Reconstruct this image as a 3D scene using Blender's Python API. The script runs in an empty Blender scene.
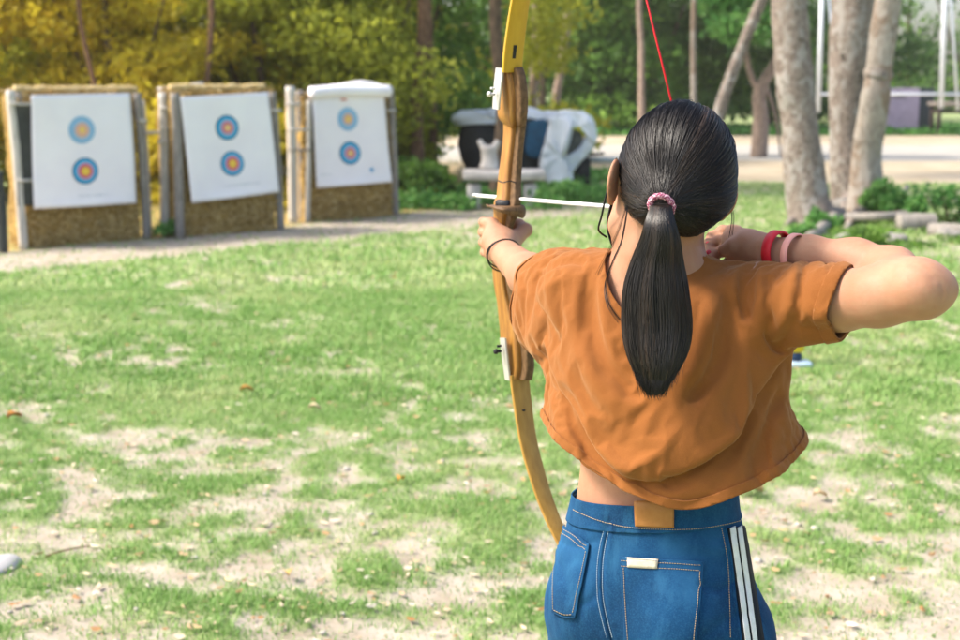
import bpy, bmesh, math, random
import numpy as np
from mathutils import Vector, Matrix
random.seed(7); RNG = np.random.default_rng(7)
D = bpy.data; SC = bpy.context.scene; COL = SC.collection
PI = math.pi

# ------------------------------------------------------------ camera
CAM_H = 1.60; FPX = 1333.0; TILT = math.atan(235 / FPX)
cd = D.cameras.new('camera'); cam = D.objects.new('camera', cd); COL.objects.link(cam)
cam.location = (0, 0, CAM_H); cam.rotation_euler = (PI / 2 - TILT, 0, 0)
cd.sensor_width = 36; cd.lens = FPX / 960 * 36; cd.clip_start = .05; cd.clip_end = 600
cd.dof.use_dof = True; cd.dof.focus_distance = 1.92; cd.dof.aperture_fstop = 6.0
SC.camera = cam

def ray(px, py):
    u = (px - 480) / FPX; v = -(py - 320) / FPX
    ct, st = math.cos(TILT), math.sin(TILT)
    return np.array([u, ct + v * st, -st + v * ct])
def at(px, py, Y):
    d = ray(px, py); return np.array([0, 0, CAM_H]) + d * (Y / d[1])
def gnd(px, py, z=0):
    d = ray(px, py); return np.array([0, 0, CAM_H]) + d * ((z - CAM_H) / d[2])

# ------------------------------------------------------------ numpy noise
def vnoise(P, seed=0):
    P = np.asarray(P, dtype=np.float64); i = np.floor(P).astype(np.int64); f = P - i
    f = f * f * (3 - 2 * f); r = np.zeros(len(P))
    for dx in (0, 1):
        for dy in (0, 1):
            for dz in (0, 1):
                h = (i[:, 0] + dx) * 374761393 + (i[:, 1] + dy) * 668265263 + (i[:, 2] + dz) * 2147483647 + seed * 974634777
                h = (h ^ (h >> 13)) * 1274126177; h = h ^ (h >> 16)
                v = (h & 0xffffff) / float(0xffffff)
                r += v * (f[:, 0] if dx else 1 - f[:, 0]) * (f[:, 1] if dy else 1 - f[:, 1]) * (f[:, 2] if dz else 1 - f[:, 2])
    return r
def fbm(P, o=4, seed=0):
    P = np.asarray(P, dtype=np.float64); a = .5; s = 0; n = 0
    for k in range(o):
        s = s + a * vnoise(P * 2 ** k + 17.3 * k, seed + k); n += a; a *= .5
    return s / n

# ------------------------------------------------------------ implicit surfaces
def smin(a, b, k):
    h = np.clip(.5 + .5 * (b - a) / k, 0, 1); return b + (a - b) * h - k * h * (1 - h)
def smax(a, b, k): return -smin(-a, -b, k)
def rc(P, a, b, ra, rb):
    a = np.asarray(a, float); b = np.asarray(b, float); ab = b - a
    t = np.clip(((P - a) @ ab) / (ab @ ab), 0, 1)
    return np.linalg.norm(P - a - t[:, None] * ab, axis=1) - (ra + (rb - ra) * t)
def chain(P, pts, rad, k=.01):
    d = None
    for i in range(len(pts) - 1):
        e = rc(P, pts[i], pts[i + 1], rad[i], rad[i + 1])
        d = e if d is None else smin(d, e, k)
    return d
def ell(P, c, r, M=None):
    Q = P - np.asarray(c, float)
    if M is not None: Q = Q @ M
    r = np.asarray(r, float)
    k0 = np.linalg.norm(Q / r, axis=1); k1 = np.linalg.norm(Q / (r * r), axis=1) + 1e-9
    return k0 * (k0 - 1) / k1
def loft(P, lev, yaw):
    L = np.array(lev, float); L = L[np.argsort(L[:, 0])]; z = P[:, 2]
    v = [np.interp(z, L[:, 0], L[:, i]) for i in range(1, 5)]
    c, s = math.cos(yaw), math.sin(yaw)
    dx, dy = P[:, 0] - v[0], P[:, 1] - v[1]
    x = c * dx + s * dy; y = -s * dx + c * dy
    k0 = np.sqrt((x / v[2]) ** 2 + (y / v[3]) ** 2); k1 = np.sqrt((x / v[2] ** 2) ** 2 + (y / v[3] ** 2) ** 2) + 1e-9
    d = k0 * (k0 - 1) / k1
    d = np.where(k0 < .2, -np.minimum(v[2], v[3]) * .8, d)
    return smax(d, np.maximum(L[0, 0] - z, z - L[-1, 0]), .02)
def smooth_levels(lev, n=40):
    L = np.array(lev, float); L = L[np.argsort(L[:, 0])]
    zz = np.linspace(L[0, 0], L[-1, 0], n); out = [zz]
    for i in range(1, 5):
        v = np.interp(zz, L[:, 0], L[:, i])
        for _ in range(3): v[1:-1] = (v[:-2] + 2 * v[1:-1] + v[2:]) / 4
        out.append(v)
    return np.stack(out, 1)
def rotz(a):
    c, s = math.cos(a), math.sin(a); return np.array([[c, -s, 0], [s, c, 0], [0, 0, 1.]])

def isomesh(f, lo, hi, h, B=8):
    lo = np.array(lo, float); hi = np.array(hi, float); S = h * B
    nb = np.ceil((hi - lo) / S).astype(int)
    g = np.stack(np.meshgrid(*[np.arange(n) for n in nb], indexing='ij'), -1).reshape(-1, 3)
    d = f(lo + (g + .5) * S)
    g = g[np.abs(d) < S * .9 * 1.45]
    loc = np.stack(np.meshgrid(*[np.arange(B + 1)] * 3, indexing='ij'), -1).reshape(-1, 3)
    VK = []; VP = []; SG = []
    for s in range(0, len(g), 400):
        gb = g[s:s + 400]; n = len(gb)
        idx = gb[:, None, :] * B + loc[None]
        v = f((lo + idx * h).reshape(-1, 3)).reshape(n, B + 1, B + 1, B + 1)
        c = [v[:, a:a + B, b:b + B, e:e + B] for a in (0, 1) for b in (0, 1) for e in (0, 1)]
        st = np.stack(c, -1); neg = (st < 0).sum(-1); act = (neg > 0) & (neg < 8)
        w = np.argwhere(act)
        if not len(w): continue
        cv = st[act]; corner = np.array([(a, b, e) for a in (0, 1) for b in (0, 1) for e in (0, 1)], float)
        acc = np.zeros((len(w), 3)); cnt = np.zeros(len(w))
        for i in range(8):
            for j in range(i + 1, 8):
                if np.abs(corner[i] - corner[j]).sum() != 1: continue
                a, b = cv[:, i], cv[:, j]; m = (a < 0) != (b < 0)
                t = np.where(m, a / np.where(m, a - b, 1), 0)
                acc += m[:, None] * (corner[i] + t[:, None] * (corner[j] - corner[i])); cnt += m
        cell = gb[w[:, 0]] * B + w[:, 1:]
        VP.append(lo + (cell + acc / cnt[:, None]) * h); VK.append(cell)
        SG.append(cv[:, [0, 4, 2, 1]] < 0)
    VK = np.concatenate(VK); VP = np.concatenate(VP); SG = np.concatenate(SG)
    M = nb * B + 2
    key = ((VK[:, 0] + 1) * (M[1] + 2) + VK[:, 1] + 1) * (M[2] + 2) + VK[:, 2] + 1
    o = np.argsort(key); sk = key[o]; F = []
    step = [(M[1] + 2) * (M[2] + 2), M[2] + 2, 1]
    for ax in range(3):
        m = SG[:, 0] != SG[:, ax + 1]; k = key[m]; inside = SG[m, 0]
        b, c = step[(ax + 1) % 3], step[(ax + 2) % 3]
        q = []; ok = np.ones(len(k), bool)
        for kk in (k, k - b, k - b - c, k - c):
            p = np.clip(np.searchsorted(sk, kk), 0, len(sk) - 1); ok &= sk[p] == kk; q.append(o[p])
        q = np.stack(q, 1)[ok]; ins = inside[ok]
        q[~ins] = q[~ins][:, ::-1]; F.append(q)
    F = np.concatenate(F)
    for _ in range(2):                       # pull the vertices on to the surface
        d0 = f(VP); e = h * .5
        G = np.stack([f(VP + e * np.eye(3)[i]) - f(VP - e * np.eye(3)[i]) for i in range(3)], 1) / (2 * e)
        gn = (G * G).sum(1) + 1e-6
        stp = G * (d0 / np.maximum(gn, .2))[:, None]
        ln = np.linalg.norm(stp, axis=1)[:, None]; stp *= np.minimum(1, h * .7 / (ln + 1e-9))
        VP = VP - stp
    return VP, F
def clip_mesh(V, F, s):
    """keep the part of a quad/tri mesh where field s > 0, with an exact edge"""
    if F.shape[1] == 4: T = np.concatenate([F[:, [0, 1, 2]], F[:, [0, 2, 3]]])
    else: T = F
    pos = s[T] > 0; n = pos.sum(1); keep = [T[n == 3]]
    newv = []; d = {}; base = len(V); extra = []
    def ev(a, b):
        k = (a, b) if a < b else (b, a)
        if k not in d:
            t = s[a] / (s[a] - s[b]); d[k] = base + len(newv); newv.append(V[a] + t * (V[b] - V[a]))
        return d[k]
    for tri, ps in zip(T[(n == 1) | (n == 2)], pos[(n == 1) | (n == 2)]):
        if ps.sum() == 1:
            i = int(np.argmax(ps)); a, b, c = tri[i], tri[(i + 1) % 3], tri[(i + 2) % 3]
            extra.append((a, ev(a, b), ev(a, c)))
        else:
            i = int(np.argmin(ps)); a, b, c = tri[i], tri[(i + 1) % 3], tri[(i + 2) % 3]
            x, y = ev(a, b), ev(a, c); extra.append((x, b, c)); extra.append((x, c, y))
    if extra: keep.append(np.array(extra))
    V = np.concatenate([V, np.array(newv).reshape(-1, 3)]); T = np.concatenate(keep)
    u, inv = np.unique(T, return_inverse=True)
    return V[u], inv.reshape(-1, 3)
def hit(f, px, py, tmin=1.2, tmax=3.5, off=0.):
    """walk from the camera side to the surface; px,py arrays"""
    px = np.atleast_1d(np.asarray(px, float)); py = np.atleast_1d(np.asarray(py, float))
    R = np.stack([ray(a, b) for a, b in zip(px, py)]); R /= np.linalg.norm(R, axis=1)[:, None]
    t = np.full(len(R), tmin); O = np.array([0, 0, CAM_H])
    for _ in range(90):
        d = f(O + R * t[:, None]); t = np.minimum(t + d * .6, tmax)
    P = O + R * t[:, None]
    if off:
        P = P + off * grad(f, P)
    return P
def grad(f, P, e=.002):
    G = np.stack([f(P + e * np.eye(3)[i]) - f(P - e * np.eye(3)[i]) for i in range(3)], 1)
    return G / (np.linalg.norm(G, axis=1)[:, None] + 1e-9)

# ------------------------------------------------------------ mesh objects
def mesh_obj(name, V, F, mat=None, parent=None, smooth=True, attr=None):
    me = D.meshes.new(name); V = np.asarray(V, float)
    F = [tuple(int(i) for i in f) for f in F] if not isinstance(F, np.ndarray) else F
    if isinstance(F, np.ndarray):
        n = F.shape[1]; me.vertices.add(len(V)); me.vertices.foreach_set('co', V.astype(np.float32).ravel())
        me.loops.add(F.size); me.loops.foreach_set('vertex_index', F.astype(np.int32).ravel())
        me.polygons.add(len(F)); me.polygons.foreach_set('loop_start', np.arange(0, F.size, n, dtype=np.int32))
        me.update(calc_edges=True); me.validate()
    else:
        me.from_pydata(V.tolist(), [], F); me.update()
    me.polygons.foreach_set('use_smooth', np.full(len(me.polygons), smooth))
    if attr:
        for k, (dom, a) in attr.items():
            at_ = me.attributes.new(k, 'FLOAT', dom); at_.data.foreach_set('value', np.asarray(a, np.float32).ravel())
    if mat: me.materials.append(mat)
    o = D.objects.new(name, me); COL.objects.link(o)
    if parent is not None: o.parent = parent; o.matrix_parent_inverse = parent_inv(parent)
    return o
def parent_inv(p):
    return Matrix.Translation(-p.location) if p.type == 'EMPTY' else Matrix.Identity(4)
def tag(o, label=None, cat=None, group=None, kind=None):
    if label: o['label'] = label
    if cat: o['category'] = cat
    if group: o['group'] = group
    if kind: o['kind'] = kind
    return o
def empty(name, loc, label, cat, group=None):
    o = D.objects.new(name, None); o.location = tuple(float(c) for c in loc); o.empty_display_size = .1; COL.objects.link(o)
    return tag(o, label, cat, group)
class MB:
    """collects shapes of ONE part"""
    def __init__(s): s.V = []; s.F = []
    def add(s, V, F):
        b = sum(len(v) for v in s.V); s.V.append(np.asarray(V, float)); s.F += [tuple(int(i) + b for i in f) for f in F]; return s
    def box(s, c, size, yaw=0, M=None, bev=.0):
        x, y, z = [k / 2 for k in size]; b = min(bev, x * .45, y * .45, z * .45)
        if b <= 0:
            V = np.array([(i, j, k) for i in (-x, x) for j in (-y, y) for k in (-z, z)])
            F = [(0, 1, 3, 2), (4, 6, 7, 5), (0, 4, 5, 1), (2, 3, 7, 6), (0, 2, 6, 4), (1, 5, 7, 3)]
        else:
            V = []; F = []
            rings = [(-z, b), (-z + b, 0), (z - b, 0), (z, b)]
            for zz, i in rings:
                a, c2 = x - i, y - i
                V += [(-a + b, -c2, zz), (a - b, -c2, zz), (a, -c2 + b, zz), (a, c2 - b, zz), (a - b, c2, zz), (-a + b, c2, zz), (-a, c2 - b, zz), (-a, -c2 + b, zz)]
            for r in range(3):
                for k in range(8): F.append((r * 8 + k, r * 8 + (k + 1) % 8, r * 8 + 8 + (k + 1) % 8, r * 8 + 8 + k))
            F.append(tuple(range(7, -1, -1))); F.append(tuple(range(24, 32))); V = np.array(V)
        R = rotz(yaw) if M is None else M
        return s.add(np.asarray(V) @ R.T + np.asarray(c, float), F)
    def tube(s, pts, rad, n=10, cap=True, noise=0, freq=6, seed=0, flat=1.):
        pts = np.asarray(pts, float); m = len(pts)
        rad = np.full(m, rad) if np.isscalar(rad) else np.asarray(rad, float)
        T = np.gradient(pts, axis=0); T /= np.linalg.norm(T, axis=1)[:, None] + 1e-12
        up = np.array([0, 0, 1.]) if abs(T[0][2]) < .9 else np.array([0, 1., 0]); V = []
        A = np.cross(T[0], up); A /= np.linalg.norm(A)
        for i in range(m):
            A = A - T[i] * (A @ T[i]); A /= np.linalg.norm(A); Bv = np.cross(T[i], A)
            for k in range(n):
                a = 2 * PI * k / n; V.append(pts[i] + rad[i] * (math.cos(a) * A + flat * math.sin(a) * Bv))
        V = np.array(V)
        if noise:
            c = np.repeat(pts, n, 0); dv = V - c; q = fbm(V * freq, 4, seed) - .5
            V = c + dv * (1 + noise * 2 * q)[:, None]
        F = [(i * n + k, i * n + (k + 1) % n, (i + 1) * n + (k + 1) % n, (i + 1) * n + k) for i in range(m - 1) for k in range(n)]
        if cap: F += [tuple(range(n - 1, -1, -1)), tuple((m - 1) * n + k for k in range(n))]
        return s.add(V, F)
    def blob(s, c, r, n=14, noise=0, freq=5, seed=0, M=None):
        V = []; F = []
        for i in range(n + 1):
            t = PI * i / n
            for k in range(2 * n):
                a = PI * k / n; V.append((math.sin(t) * math.cos(a), math.sin(t) * math.sin(a), math.cos(t)))
        V = np.array(V)
        for i in range(n):
            for k in range(2 * n):
                F.append((i * 2 * n + k, (i + 1) * 2 * n + k, (i + 1) * 2 * n + (k + 1) % (2 * n), i * 2 * n + (k + 1) % (2 * n)))
        q = 1 + noise * 2 * (fbm(V * np.asarray(r) * freq + np.asarray(c) * 3.1, 3, seed) - .5) if noise else 1
        V = V * (np.asarray(q)[:, None] if noise else 1) * np.asarray(r)
        if M is not None: V = V @ M.T
        return s.add(V + np.asarray(c, float), F)
    def build(s, name, mat, parent=None, smooth=True):
        return mesh_obj(name, np.concatenate(s.V), s.F, mat, parent, smooth)
def spline(pts, n):
    p = np.asarray(pts, float); t = np.linspace(0, len(p) - 1, n); i = np.clip(t.astype(int), 0, len(p) - 2); f = (t - i)[:, None]
    g = lambda k: p[np.clip(k, 0, len(p) - 1)]
    a, b, c, d = g(i - 1), g(i), g(i + 1), g(i + 2)
    return .5 * (2 * b + (c - a) * f + (2 * a - 5 * b + 4 * c - d) * f ** 2 + (-a + 3 * b - 3 * c + d) * f ** 3)
def subsurf(o, n=1):
    m = o.modifiers.new('s', 'SUBSURF'); m.levels = m.render_levels = n
def solid(o, t, off=-1):
    m = o.modifiers.new('t', 'SOLIDIFY'); m.thickness = t; m.offset = off

# ------------------------------------------------------------ materials
def srgb(r, g, b):
    f = lambda c: (c / 255 / 12.92) if c <= 10 else ((c / 255 + .055) / 1.055) ** 2.4
    return (f(r), f(g), f(b), 1)
class Mat:
    def __init__(s, name, col=(.5, .5, .5, 1), rough=.7, spec=.3, coords='Object'):
        s.m = D.materials.new(name); s.m.use_nodes = True; s.N = s.m.node_tree.nodes; s.L = s.m.node_tree.links
        s.b = s.N['Principled BSDF']; s.b.inputs['Base Color'].default_value = col
        s.b.inputs['Roughness'].default_value = rough; s.b.inputs['Specular IOR Level'].default_value = spec
        s.tc = s.N.new('ShaderNodeTexCoord').outputs[coords]
    def mapping(s, sc, rot=(0, 0, 0)):
        n = s.N.new('ShaderNodeMapping'); n.inputs['Scale'].default_value = sc; n.inputs['Rotation'].default_value = rot
        s.L.new(s.tc, n.inputs[0]); return n.outputs[0]
    def noise(s, scale, detail=4, rough=.55, vec=None, dist=0):
        n = s.N.new('ShaderNodeTexNoise'); n.inputs['Scale'].default_value = scale; n.inputs['Detail'].default_value = detail
        n.inputs['Roughness'].default_value = rough; n.inputs['Distortion'].default_value = dist
        s.L.new(vec or s.tc, n.inputs['Vector']); return n.outputs['Fac']
    def wave(s, scale, vec=None, dist=0, dscale=1, kind='BANDS', dirn='X'):
        n = s.N.new('ShaderNodeTexWave'); n.wave_type = kind; n.bands_direction = dirn; n.inputs['Scale'].default_value = scale
        n.inputs['Distortion'].default_value = dist; n.inputs['Detail Scale'].default_value = dscale; n.inputs['Detail'].default_value = 3
        s.L.new(vec or s.tc, n.inputs['Vector']); return n.outputs['Fac']
    def ramp(s, fac, stops):
        n = s.N.new('ShaderNodeValToRGB'); e = n.color_ramp.elements
        while len(e) < len(stops): e.new(.5)
        for k, (p, c) in enumerate(stops):
            e[k].position = p; e[k].color = c if len(c) == 4 else tuple(c) + (1,)
        s.L.new(fac, n.inputs[0]); return n.outputs[0]
    def mix(s, fac, a, b, mode='MIX'):
        n = s.N.new('ShaderNodeMix'); n.data_type = 'RGBA'; n.blend_type = mode; n.clamp_factor = True
        for k, v in ((0, fac), (6, a), (7, b)):
            if hasattr(v, 'links'): s.L.new(v, n.inputs[k])
            else: n.inputs[k].default_value = v
        return n.outputs[2]
    def math(s, op, a, b=0., c=0.):
        n = s.N.new('ShaderNodeMath'); n.operation = op
        for k, v in enumerate((a, b, c)):
            if hasattr(v, 'links'): s.L.new(v, n.inputs[k])
            else: n.inputs[k].default_value = v
        return n.outputs[0]
    def attr(s, name):
        n = s.N.new('ShaderNodeAttribute'); n.attribute_name = name; return n.outputs['Fac']
    def color(s, c):
        s.L.new(c, s.b.inputs['Base Color']); return s
    def bump(s, h, strength=.3, dist=.01):
        n = s.N.new('ShaderNodeBump'); n.inputs['Strength'].default_value = strength; n.inputs['Distance'].default_value = dist
        s.L.new(h, n.inputs['Height'])
        if s.b.inputs['Normal'].links: s.L.new(s.b.inputs['Normal'].links[0].from_socket, n.inputs['Normal'])
        s.L.new(n.outputs[0], s.b.inputs['Normal']); return s
def c4(*c): return tuple(c) + (1,)

def simple(name, col, rough=.7, var=.25, scale=8, bump=.2, bd=.004, spec=.3):
    m = Mat(name, col, rough, spec); n = m.noise(scale, 6, .65)
    lo = tuple(c * (1 - var) for c in col[:3]) + (1,); hi = tuple(min(1, c * (1 + var)) for c in col[:3]) + (1,)
    m.color(m.ramp(n, [(.3, lo), (.7, hi)])); m.bump(n, bump, bd); return m.m
def bark(name, lo, hi, patch=None, sc=1):
    m = Mat(name, lo, .9, .2)
    a = m.noise(6, 8, .7, m.mapping((3 * sc, 3 * sc, 1.3 * sc))); c = m.ramp(a, [(.34, lo), (.62, hi)])
    if patch:
        b = m.noise(2.6 * sc, 5, .65, m.mapping((1, 1, .7)), .6); b2 = m.noise(5.5 * sc, 4, .6, m.mapping((1, 1, .8)), .4)
        c = m.mix(m.ramp(b, [(.50, c4(0, 0, 0)), (.56, c4(.85, .85, .85))]), c, patch)
        c = m.mix(m.ramp(b2, [(.56, c4(0, 0, 0)), (.62, c4(.8, .8, .8))]), c, lo)
        m.bump(b, .6, .03)
    k = m.noise(7, 3, .5, m.mapping((1, 1, .6))); c = m.mix(m.ramp(k, [(.67, c4(0, 0, 0)), (.71, c4(.85, .85, .85))]), c, c4(.05, .04, .03))
    m.color(c); m.bump(a, .8, .03); return m.m
def leafmat(name, dark, mid, light, trans=.35):
    m = Mat(name, mid, .55, .25); c = m.ramp(m.attr('tone'), [(0, dark), (.55, mid), (1, light)]); m.color(c)
    t = m.N.new('ShaderNodeBsdfTranslucent'); m.L.new(c, t.inputs[0]); x = m.N.new('ShaderNodeMixShader'); x.inputs[0].default_value = trans
    m.L.new(m.b.outputs[0], x.inputs[1]); m.L.new(t.outputs[0], x.inputs[2])
    m.L.new(x.outputs[0], m.N['Material Output'].inputs[0]); return m.m

# ------------------------------------------------------------ light and sky
SUN_EL, SUN_AZ = math.radians(48), math.radians(-92)      # azimuth from +Y towards +X
w = D.worlds.new('World'); SC.world = w; w.use_nodes = True
sky = w.node_tree.nodes.new('ShaderNodeTexSky'); sky.sky_type = 'NISHITA'; sky.sun_disc = False
sky.sun_elevation = SUN_EL; sky.sun_rotation = SUN_AZ; sky.air_density = 1.0; sky.dust_density = 4.0; sky.ozone_density = .6
bg = w.node_tree.nodes['Background']; bg.inputs['Strength'].default_value = .15
w.node_tree.links.new(sky.outputs[0], bg.inputs[0])
ld = D.lights.new('sun', 'SUN'); ld.energy = 2.4; ld.angle = math.radians(10); ld.color = (1, .94, .85)
sun = D.objects.new('sun', ld); COL.objects.link(sun)
sd = Vector((math.sin(SUN_AZ) * math.cos(SUN_EL), math.cos(SUN_AZ) * math.cos(SUN_EL), math.sin(SUN_EL)))
sun.rotation_euler = sd.to_track_quat('Z', 'Y').to_euler(); sun.location = (0, 0, 20)
SC.view_settings.view_transform = 'Standard'; SC.view_settings.look = 'None'
SC.view_settings.gamma = 1; SC.view_settings.exposure = 1.3; SC.view_settings.use_curve_mapping = False
SC.cycles.max_bounces = 6; SC.cycles.transparent_max_bounces = 4

# ------------------------------------------------------------ ground
def coverage(X, Y):
    P = np.stack([X, Y, 0 * X], 1)
    n = fbm(P * .9, 4, 3); n2 = fbm(P * 3.1, 4, 11); n3 = fbm(P * 9, 3, 23)
    base = np.interp(Y, [2, 4.4, 5.2, 6.5, 8, 12, 15], [.38, .45, .64, .84, .92, .95, .9])
    rt = np.clip((X - .35 * Y * .5 - .2) / 1.5, 0, 1)
    base = base - rt * np.interp(Y, [3, 5, 8, 13, 16], [.12, .26, .38, .30, .12])
    c = base + (n - .5) * .8 + (n2 - .5) * .9 + (n3 - .5) * 1.5
    return np.clip((c - .24) / .62, 0, 1)
# the sandy path passes in front of the target stands
PA, PB = gnd(0, 258)[:2], gnd(440, 216)[:2]
pdir = (PB - PA) / np.linalg.norm(PB - PA); pn = np.array([-pdir[1], pdir[0]])
def pathfield(X, Y):
    q = (np.stack([X, Y], 1) - PA) @ pn
    wob = (fbm(np.stack([X, Y, 0 * X], 1) * .8, 3, 41) - .5) * .5
    return q + wob
gx = np.arange(-7.5, 10.01, .045); gy = np.arange(2.0, 24.01, .05)
XX, YY = np.meshgrid(gx, gy); X, Y = XX.ravel(), YY.ravel()
cov = coverage(X, Y); pf = pathfield(X, Y)
onpath = np.clip(1 - np.abs(pf + .32) / .98, 0, 1); onpath = np.clip(onpath * 2.2, 0, 1) * np.clip((3.2 - X) / 3, 0, 1)
beyond = np.clip((pf - .35) / .3, 0, 1) * np.clip((1.0 - X) / 1.2, 0, 1)
cov = cov * (1 - onpath * .95) * (1 - .72 * beyond)
Z = (fbm(np.stack([X, Y, 0 * X], 1) * 1.3, 4, 5) - .5) * .05 + (fbm(np.stack([X, Y, 0 * X], 1) * 9, 3, 6) - .5) * .016 + cov * .012
edge = np.minimum.reduce([(X + 7.5) / 1.5, (10 - X) / 1.5, (24 - Y) / 2.5, (Y - 2) / .5]); Z = Z * np.clip(edge, 0, 1) - .02 * (1 - np.clip(edge, 0, 1)) 
nx, ny = len(gx), len(gy)
I = (np.arange(ny - 1)[:, None] * nx + np.arange(nx - 1)[None]).ravel()
F = np.stack([I, I + 1, I + nx + 1, I + nx], 1)
def groundmat(name, fixed=None):
    g = Mat(name, (.4, .3, .2, 1), .95, .1)
    n1 = g.noise(5, 8, .65); n2 = g.noise(38, 6, .7); n3 = g.noise(1.3, 4, .6); n4 = g.noise(120, 3, .7)
    sand = g.ramp(n1, [(.25, c4(.27, .215, .15)), (.5, c4(.38, .33, .26)), (.8, c4(.46, .42, .35))])
    sand = g.mix(g.ramp(n4, [(.60, c4(0, 0, 0)), (.72, c4(.7, .7, .7))]), sand, c4(.23, .15, .09))
    grass = g.ramp(n2, [(.25, c4(.12, .18, .05)), (.5, c4(.22, .30, .10)), (.75, c4(.36, .39, .20))])
    cv = g.attr('cover') if fixed is None else g.ramp(g.noise(.5, 4, .6), [(.3, c4(.55, .55, .55)), (.6, c4(1, 1, 1))])
    f = g.math('ADD', cv, g.math('MULTIPLY', g.math('SUBTRACT', n2, .5), 1.9))
    f = g.ramp(f, [(.25, c4(0, 0, 0)), (.80, c4(.88, .88, .88))])
    c = g.mix(f, sand, grass)
    if fixed is None:
        lit = g.ramp(n1, [(.3, c4(.30, .17, .06)), (.6, c4(.36, .27, .07)), (.8, c4(.2, .24, .05))])
        c = g.mix(g.math('MULTIPLY', g.attr('litter'), .85), c, lit)
    g.color(c); g.bump(n2, .5, .02); g.bump(n1, .3, .03); return g.m
ground = mesh_obj('ground', np.stack([X, Y, Z], 1), F, groundmat('ground_near'), attr={'cover': ('POINT', cov), 'litter': ('POINT', beyond)})
tag(ground, 'patchy green lawn with bare sandy soil showing through', 'ground', kind='structure')
far = MB(); far.add([(-220, -60, -.03), (220, -60, -.03), (220, 320, -.03), (-220, 320, -.03)], [(0, 1, 2, 3)])
far = far.build('terrain', groundmat('ground_far', 1)); tag(far, 'flat green ground reaching beyond the trees', 'ground', kind='structure')
def gz(x, y):
    i = int(round((y - 2.0) / .05)); j = int(round((x + 7.5) / .045))
    return float(Z[i * nx + j]) if 0 <= i < ny and 0 <= j < nx else -.025

# the pale dirt road and its paler middle strip
def sheet(name, rows, mat, label, z):
    V = []; F = []; n = 60
    for i in range(n + 1):
        x = -6 + 70 * i / n
        for Yv, amp, sd in rows:
            V.append((x, Yv + amp * (fbm(np.array([[x * .35, sd, 0]]), 3, sd)[0] - .5), z))
    k = len(rows)
    for i in range(n):
        for j in range(k - 1): F.append((i * k + j, (i + 1) * k + j, (i + 1) * k + j + 1, i * k + j + 1))
    o = mesh_obj(name, V, F, mat); tag(o, label, 'road', kind='structure'); return o
m = Mat('road_sand', rough=.95, spec=.1); n = m.noise(.9, 8, .65)
m.color(m.ramp(n, [(.3, c4(.33, .26, .165)), (.55, c4(.42, .35, .25)), (.8, c4(.46, .40, .31))])); m.bump(m.noise(14, 5), .3, .02)
sheet('road', [(20.6, 1.6, 1), (27, 0, 2), (43, 2.5, 3)], m.m, 'pale sandy dirt road crossing behind the trees', .006)
m2 = Mat('road_gravel', rough=.95, spec=.1); n = m2.noise(1.2, 8, .65)
m2.color(m2.ramp(n, [(.3, c4(.32, .30, .26)), (.7, c4(.40, .38, .34))]))
sheet('road_track', [(28.5, 1.5, 5), (31, 0, 6), (36, 1.8, 7)], m2.m, 'pale grey gravel track along the middle of the road', .014)

# grass blades
def blades(n, ylo, yhi, h0, wd, seed, bright):
    r = np.random.default_rng(seed)
    y = ylo + (yhi - ylo) * r.random(n); x = (r.random(n) * 2 - 1) * (.40 * y + .5)
    c = coverage(x, y); p = pathfield(x, y)
    op = np.clip((1 - np.abs(p + .32) / .9) * 3, 0, 1) * np.clip((3.2 - x) / 3, 0, 1); by = np.clip((p - .2) / .3, 0, 1) * np.clip((1. - x) / 1.2, 0, 1)
    c = c * (1 - op) * (1 - .8 * by)
    k = r.random(n) < .13 + .80 * c ** 1.15; x, y, c = x[k], y[k], c[k]; n = len(x)
    zi = np.clip(np.round((y - 2) / .05).astype(int), 0, ny - 1) * nx + np.clip(np.round((x + 7.5) / .045).astype(int), 0, nx - 1)
    z = Z[zi]; a = r.random(n) * 2 * PI; h = h0 * (.45 + r.random(n) * .9) * (.6 + .5 * c); le = h * (.35 + .9 * r.random(n)); b = a + 1.2 * (r.random(n) - .5) + PI / 2
    dx, dy = np.cos(a), np.sin(a); lx, ly = np.cos(b), np.sin(b)
    W = wd * (.6 + .8 * r.random(n))
    P0 = np.stack([x - dx * W, y - dy * W, z - .004], 1); P1 = np.stack([x + dx * W, y + dy * W, z - .004], 1)
    M0 = np.stack([x - dx * W * .8 + lx * le * .35, y - dy * W * .8 + ly * le * .35, z + h * .62], 1)
    M1 = np.stack([x + dx * W * .8 + lx * le * .35, y + dy * W * .8 + ly * le * .35, z + h * .62], 1)
    T = np.stack([x + lx * le, y + ly * le, z + h * .85], 1)
    V = np.stack([P0, P1, M0, M1, T], 1).reshape(-1, 3); i = np.arange(n)[:, None] * 5
    F = np.concatenate([i + [0, 1, 3], i + [0, 3, 2], i + [2, 3, 4]])
    tone = np.clip(fbm(np.stack([x, y, 0 * x], 1) * 2.2, 3, 77) * .9 - .1 + r.random(n) * .4 + bright, 0, 1)
    t = np.repeat(tone, 5)
    return V, F, t
VB = []; FB = []; TB = []; nb_ = 0
for a in ((240000, 3.3, 6.6, .026, .0016, 1, .0), (150000, 6.6, 10.5, .034, .0034, 2, .05), (75000, 10.5, 22, .045, .008, 3, .08)):
    v, f, t = blades(*a); VB.append(v); FB.append(f + nb_); TB.append(t); nb_ += len(v)
gm = leafmat('grass_blade', c4(.12, .25, .04), c4(.22, .38, .10), c4(.44, .50, .22), .35)
g = mesh_obj('grass', np.concatenate(VB), np.concatenate(FB), gm, attr={'tone': ('POINT', np.concatenate(TB))})
tag(g, 'short green lawn grass growing in patches', 'grass', kind='stuff')

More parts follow.
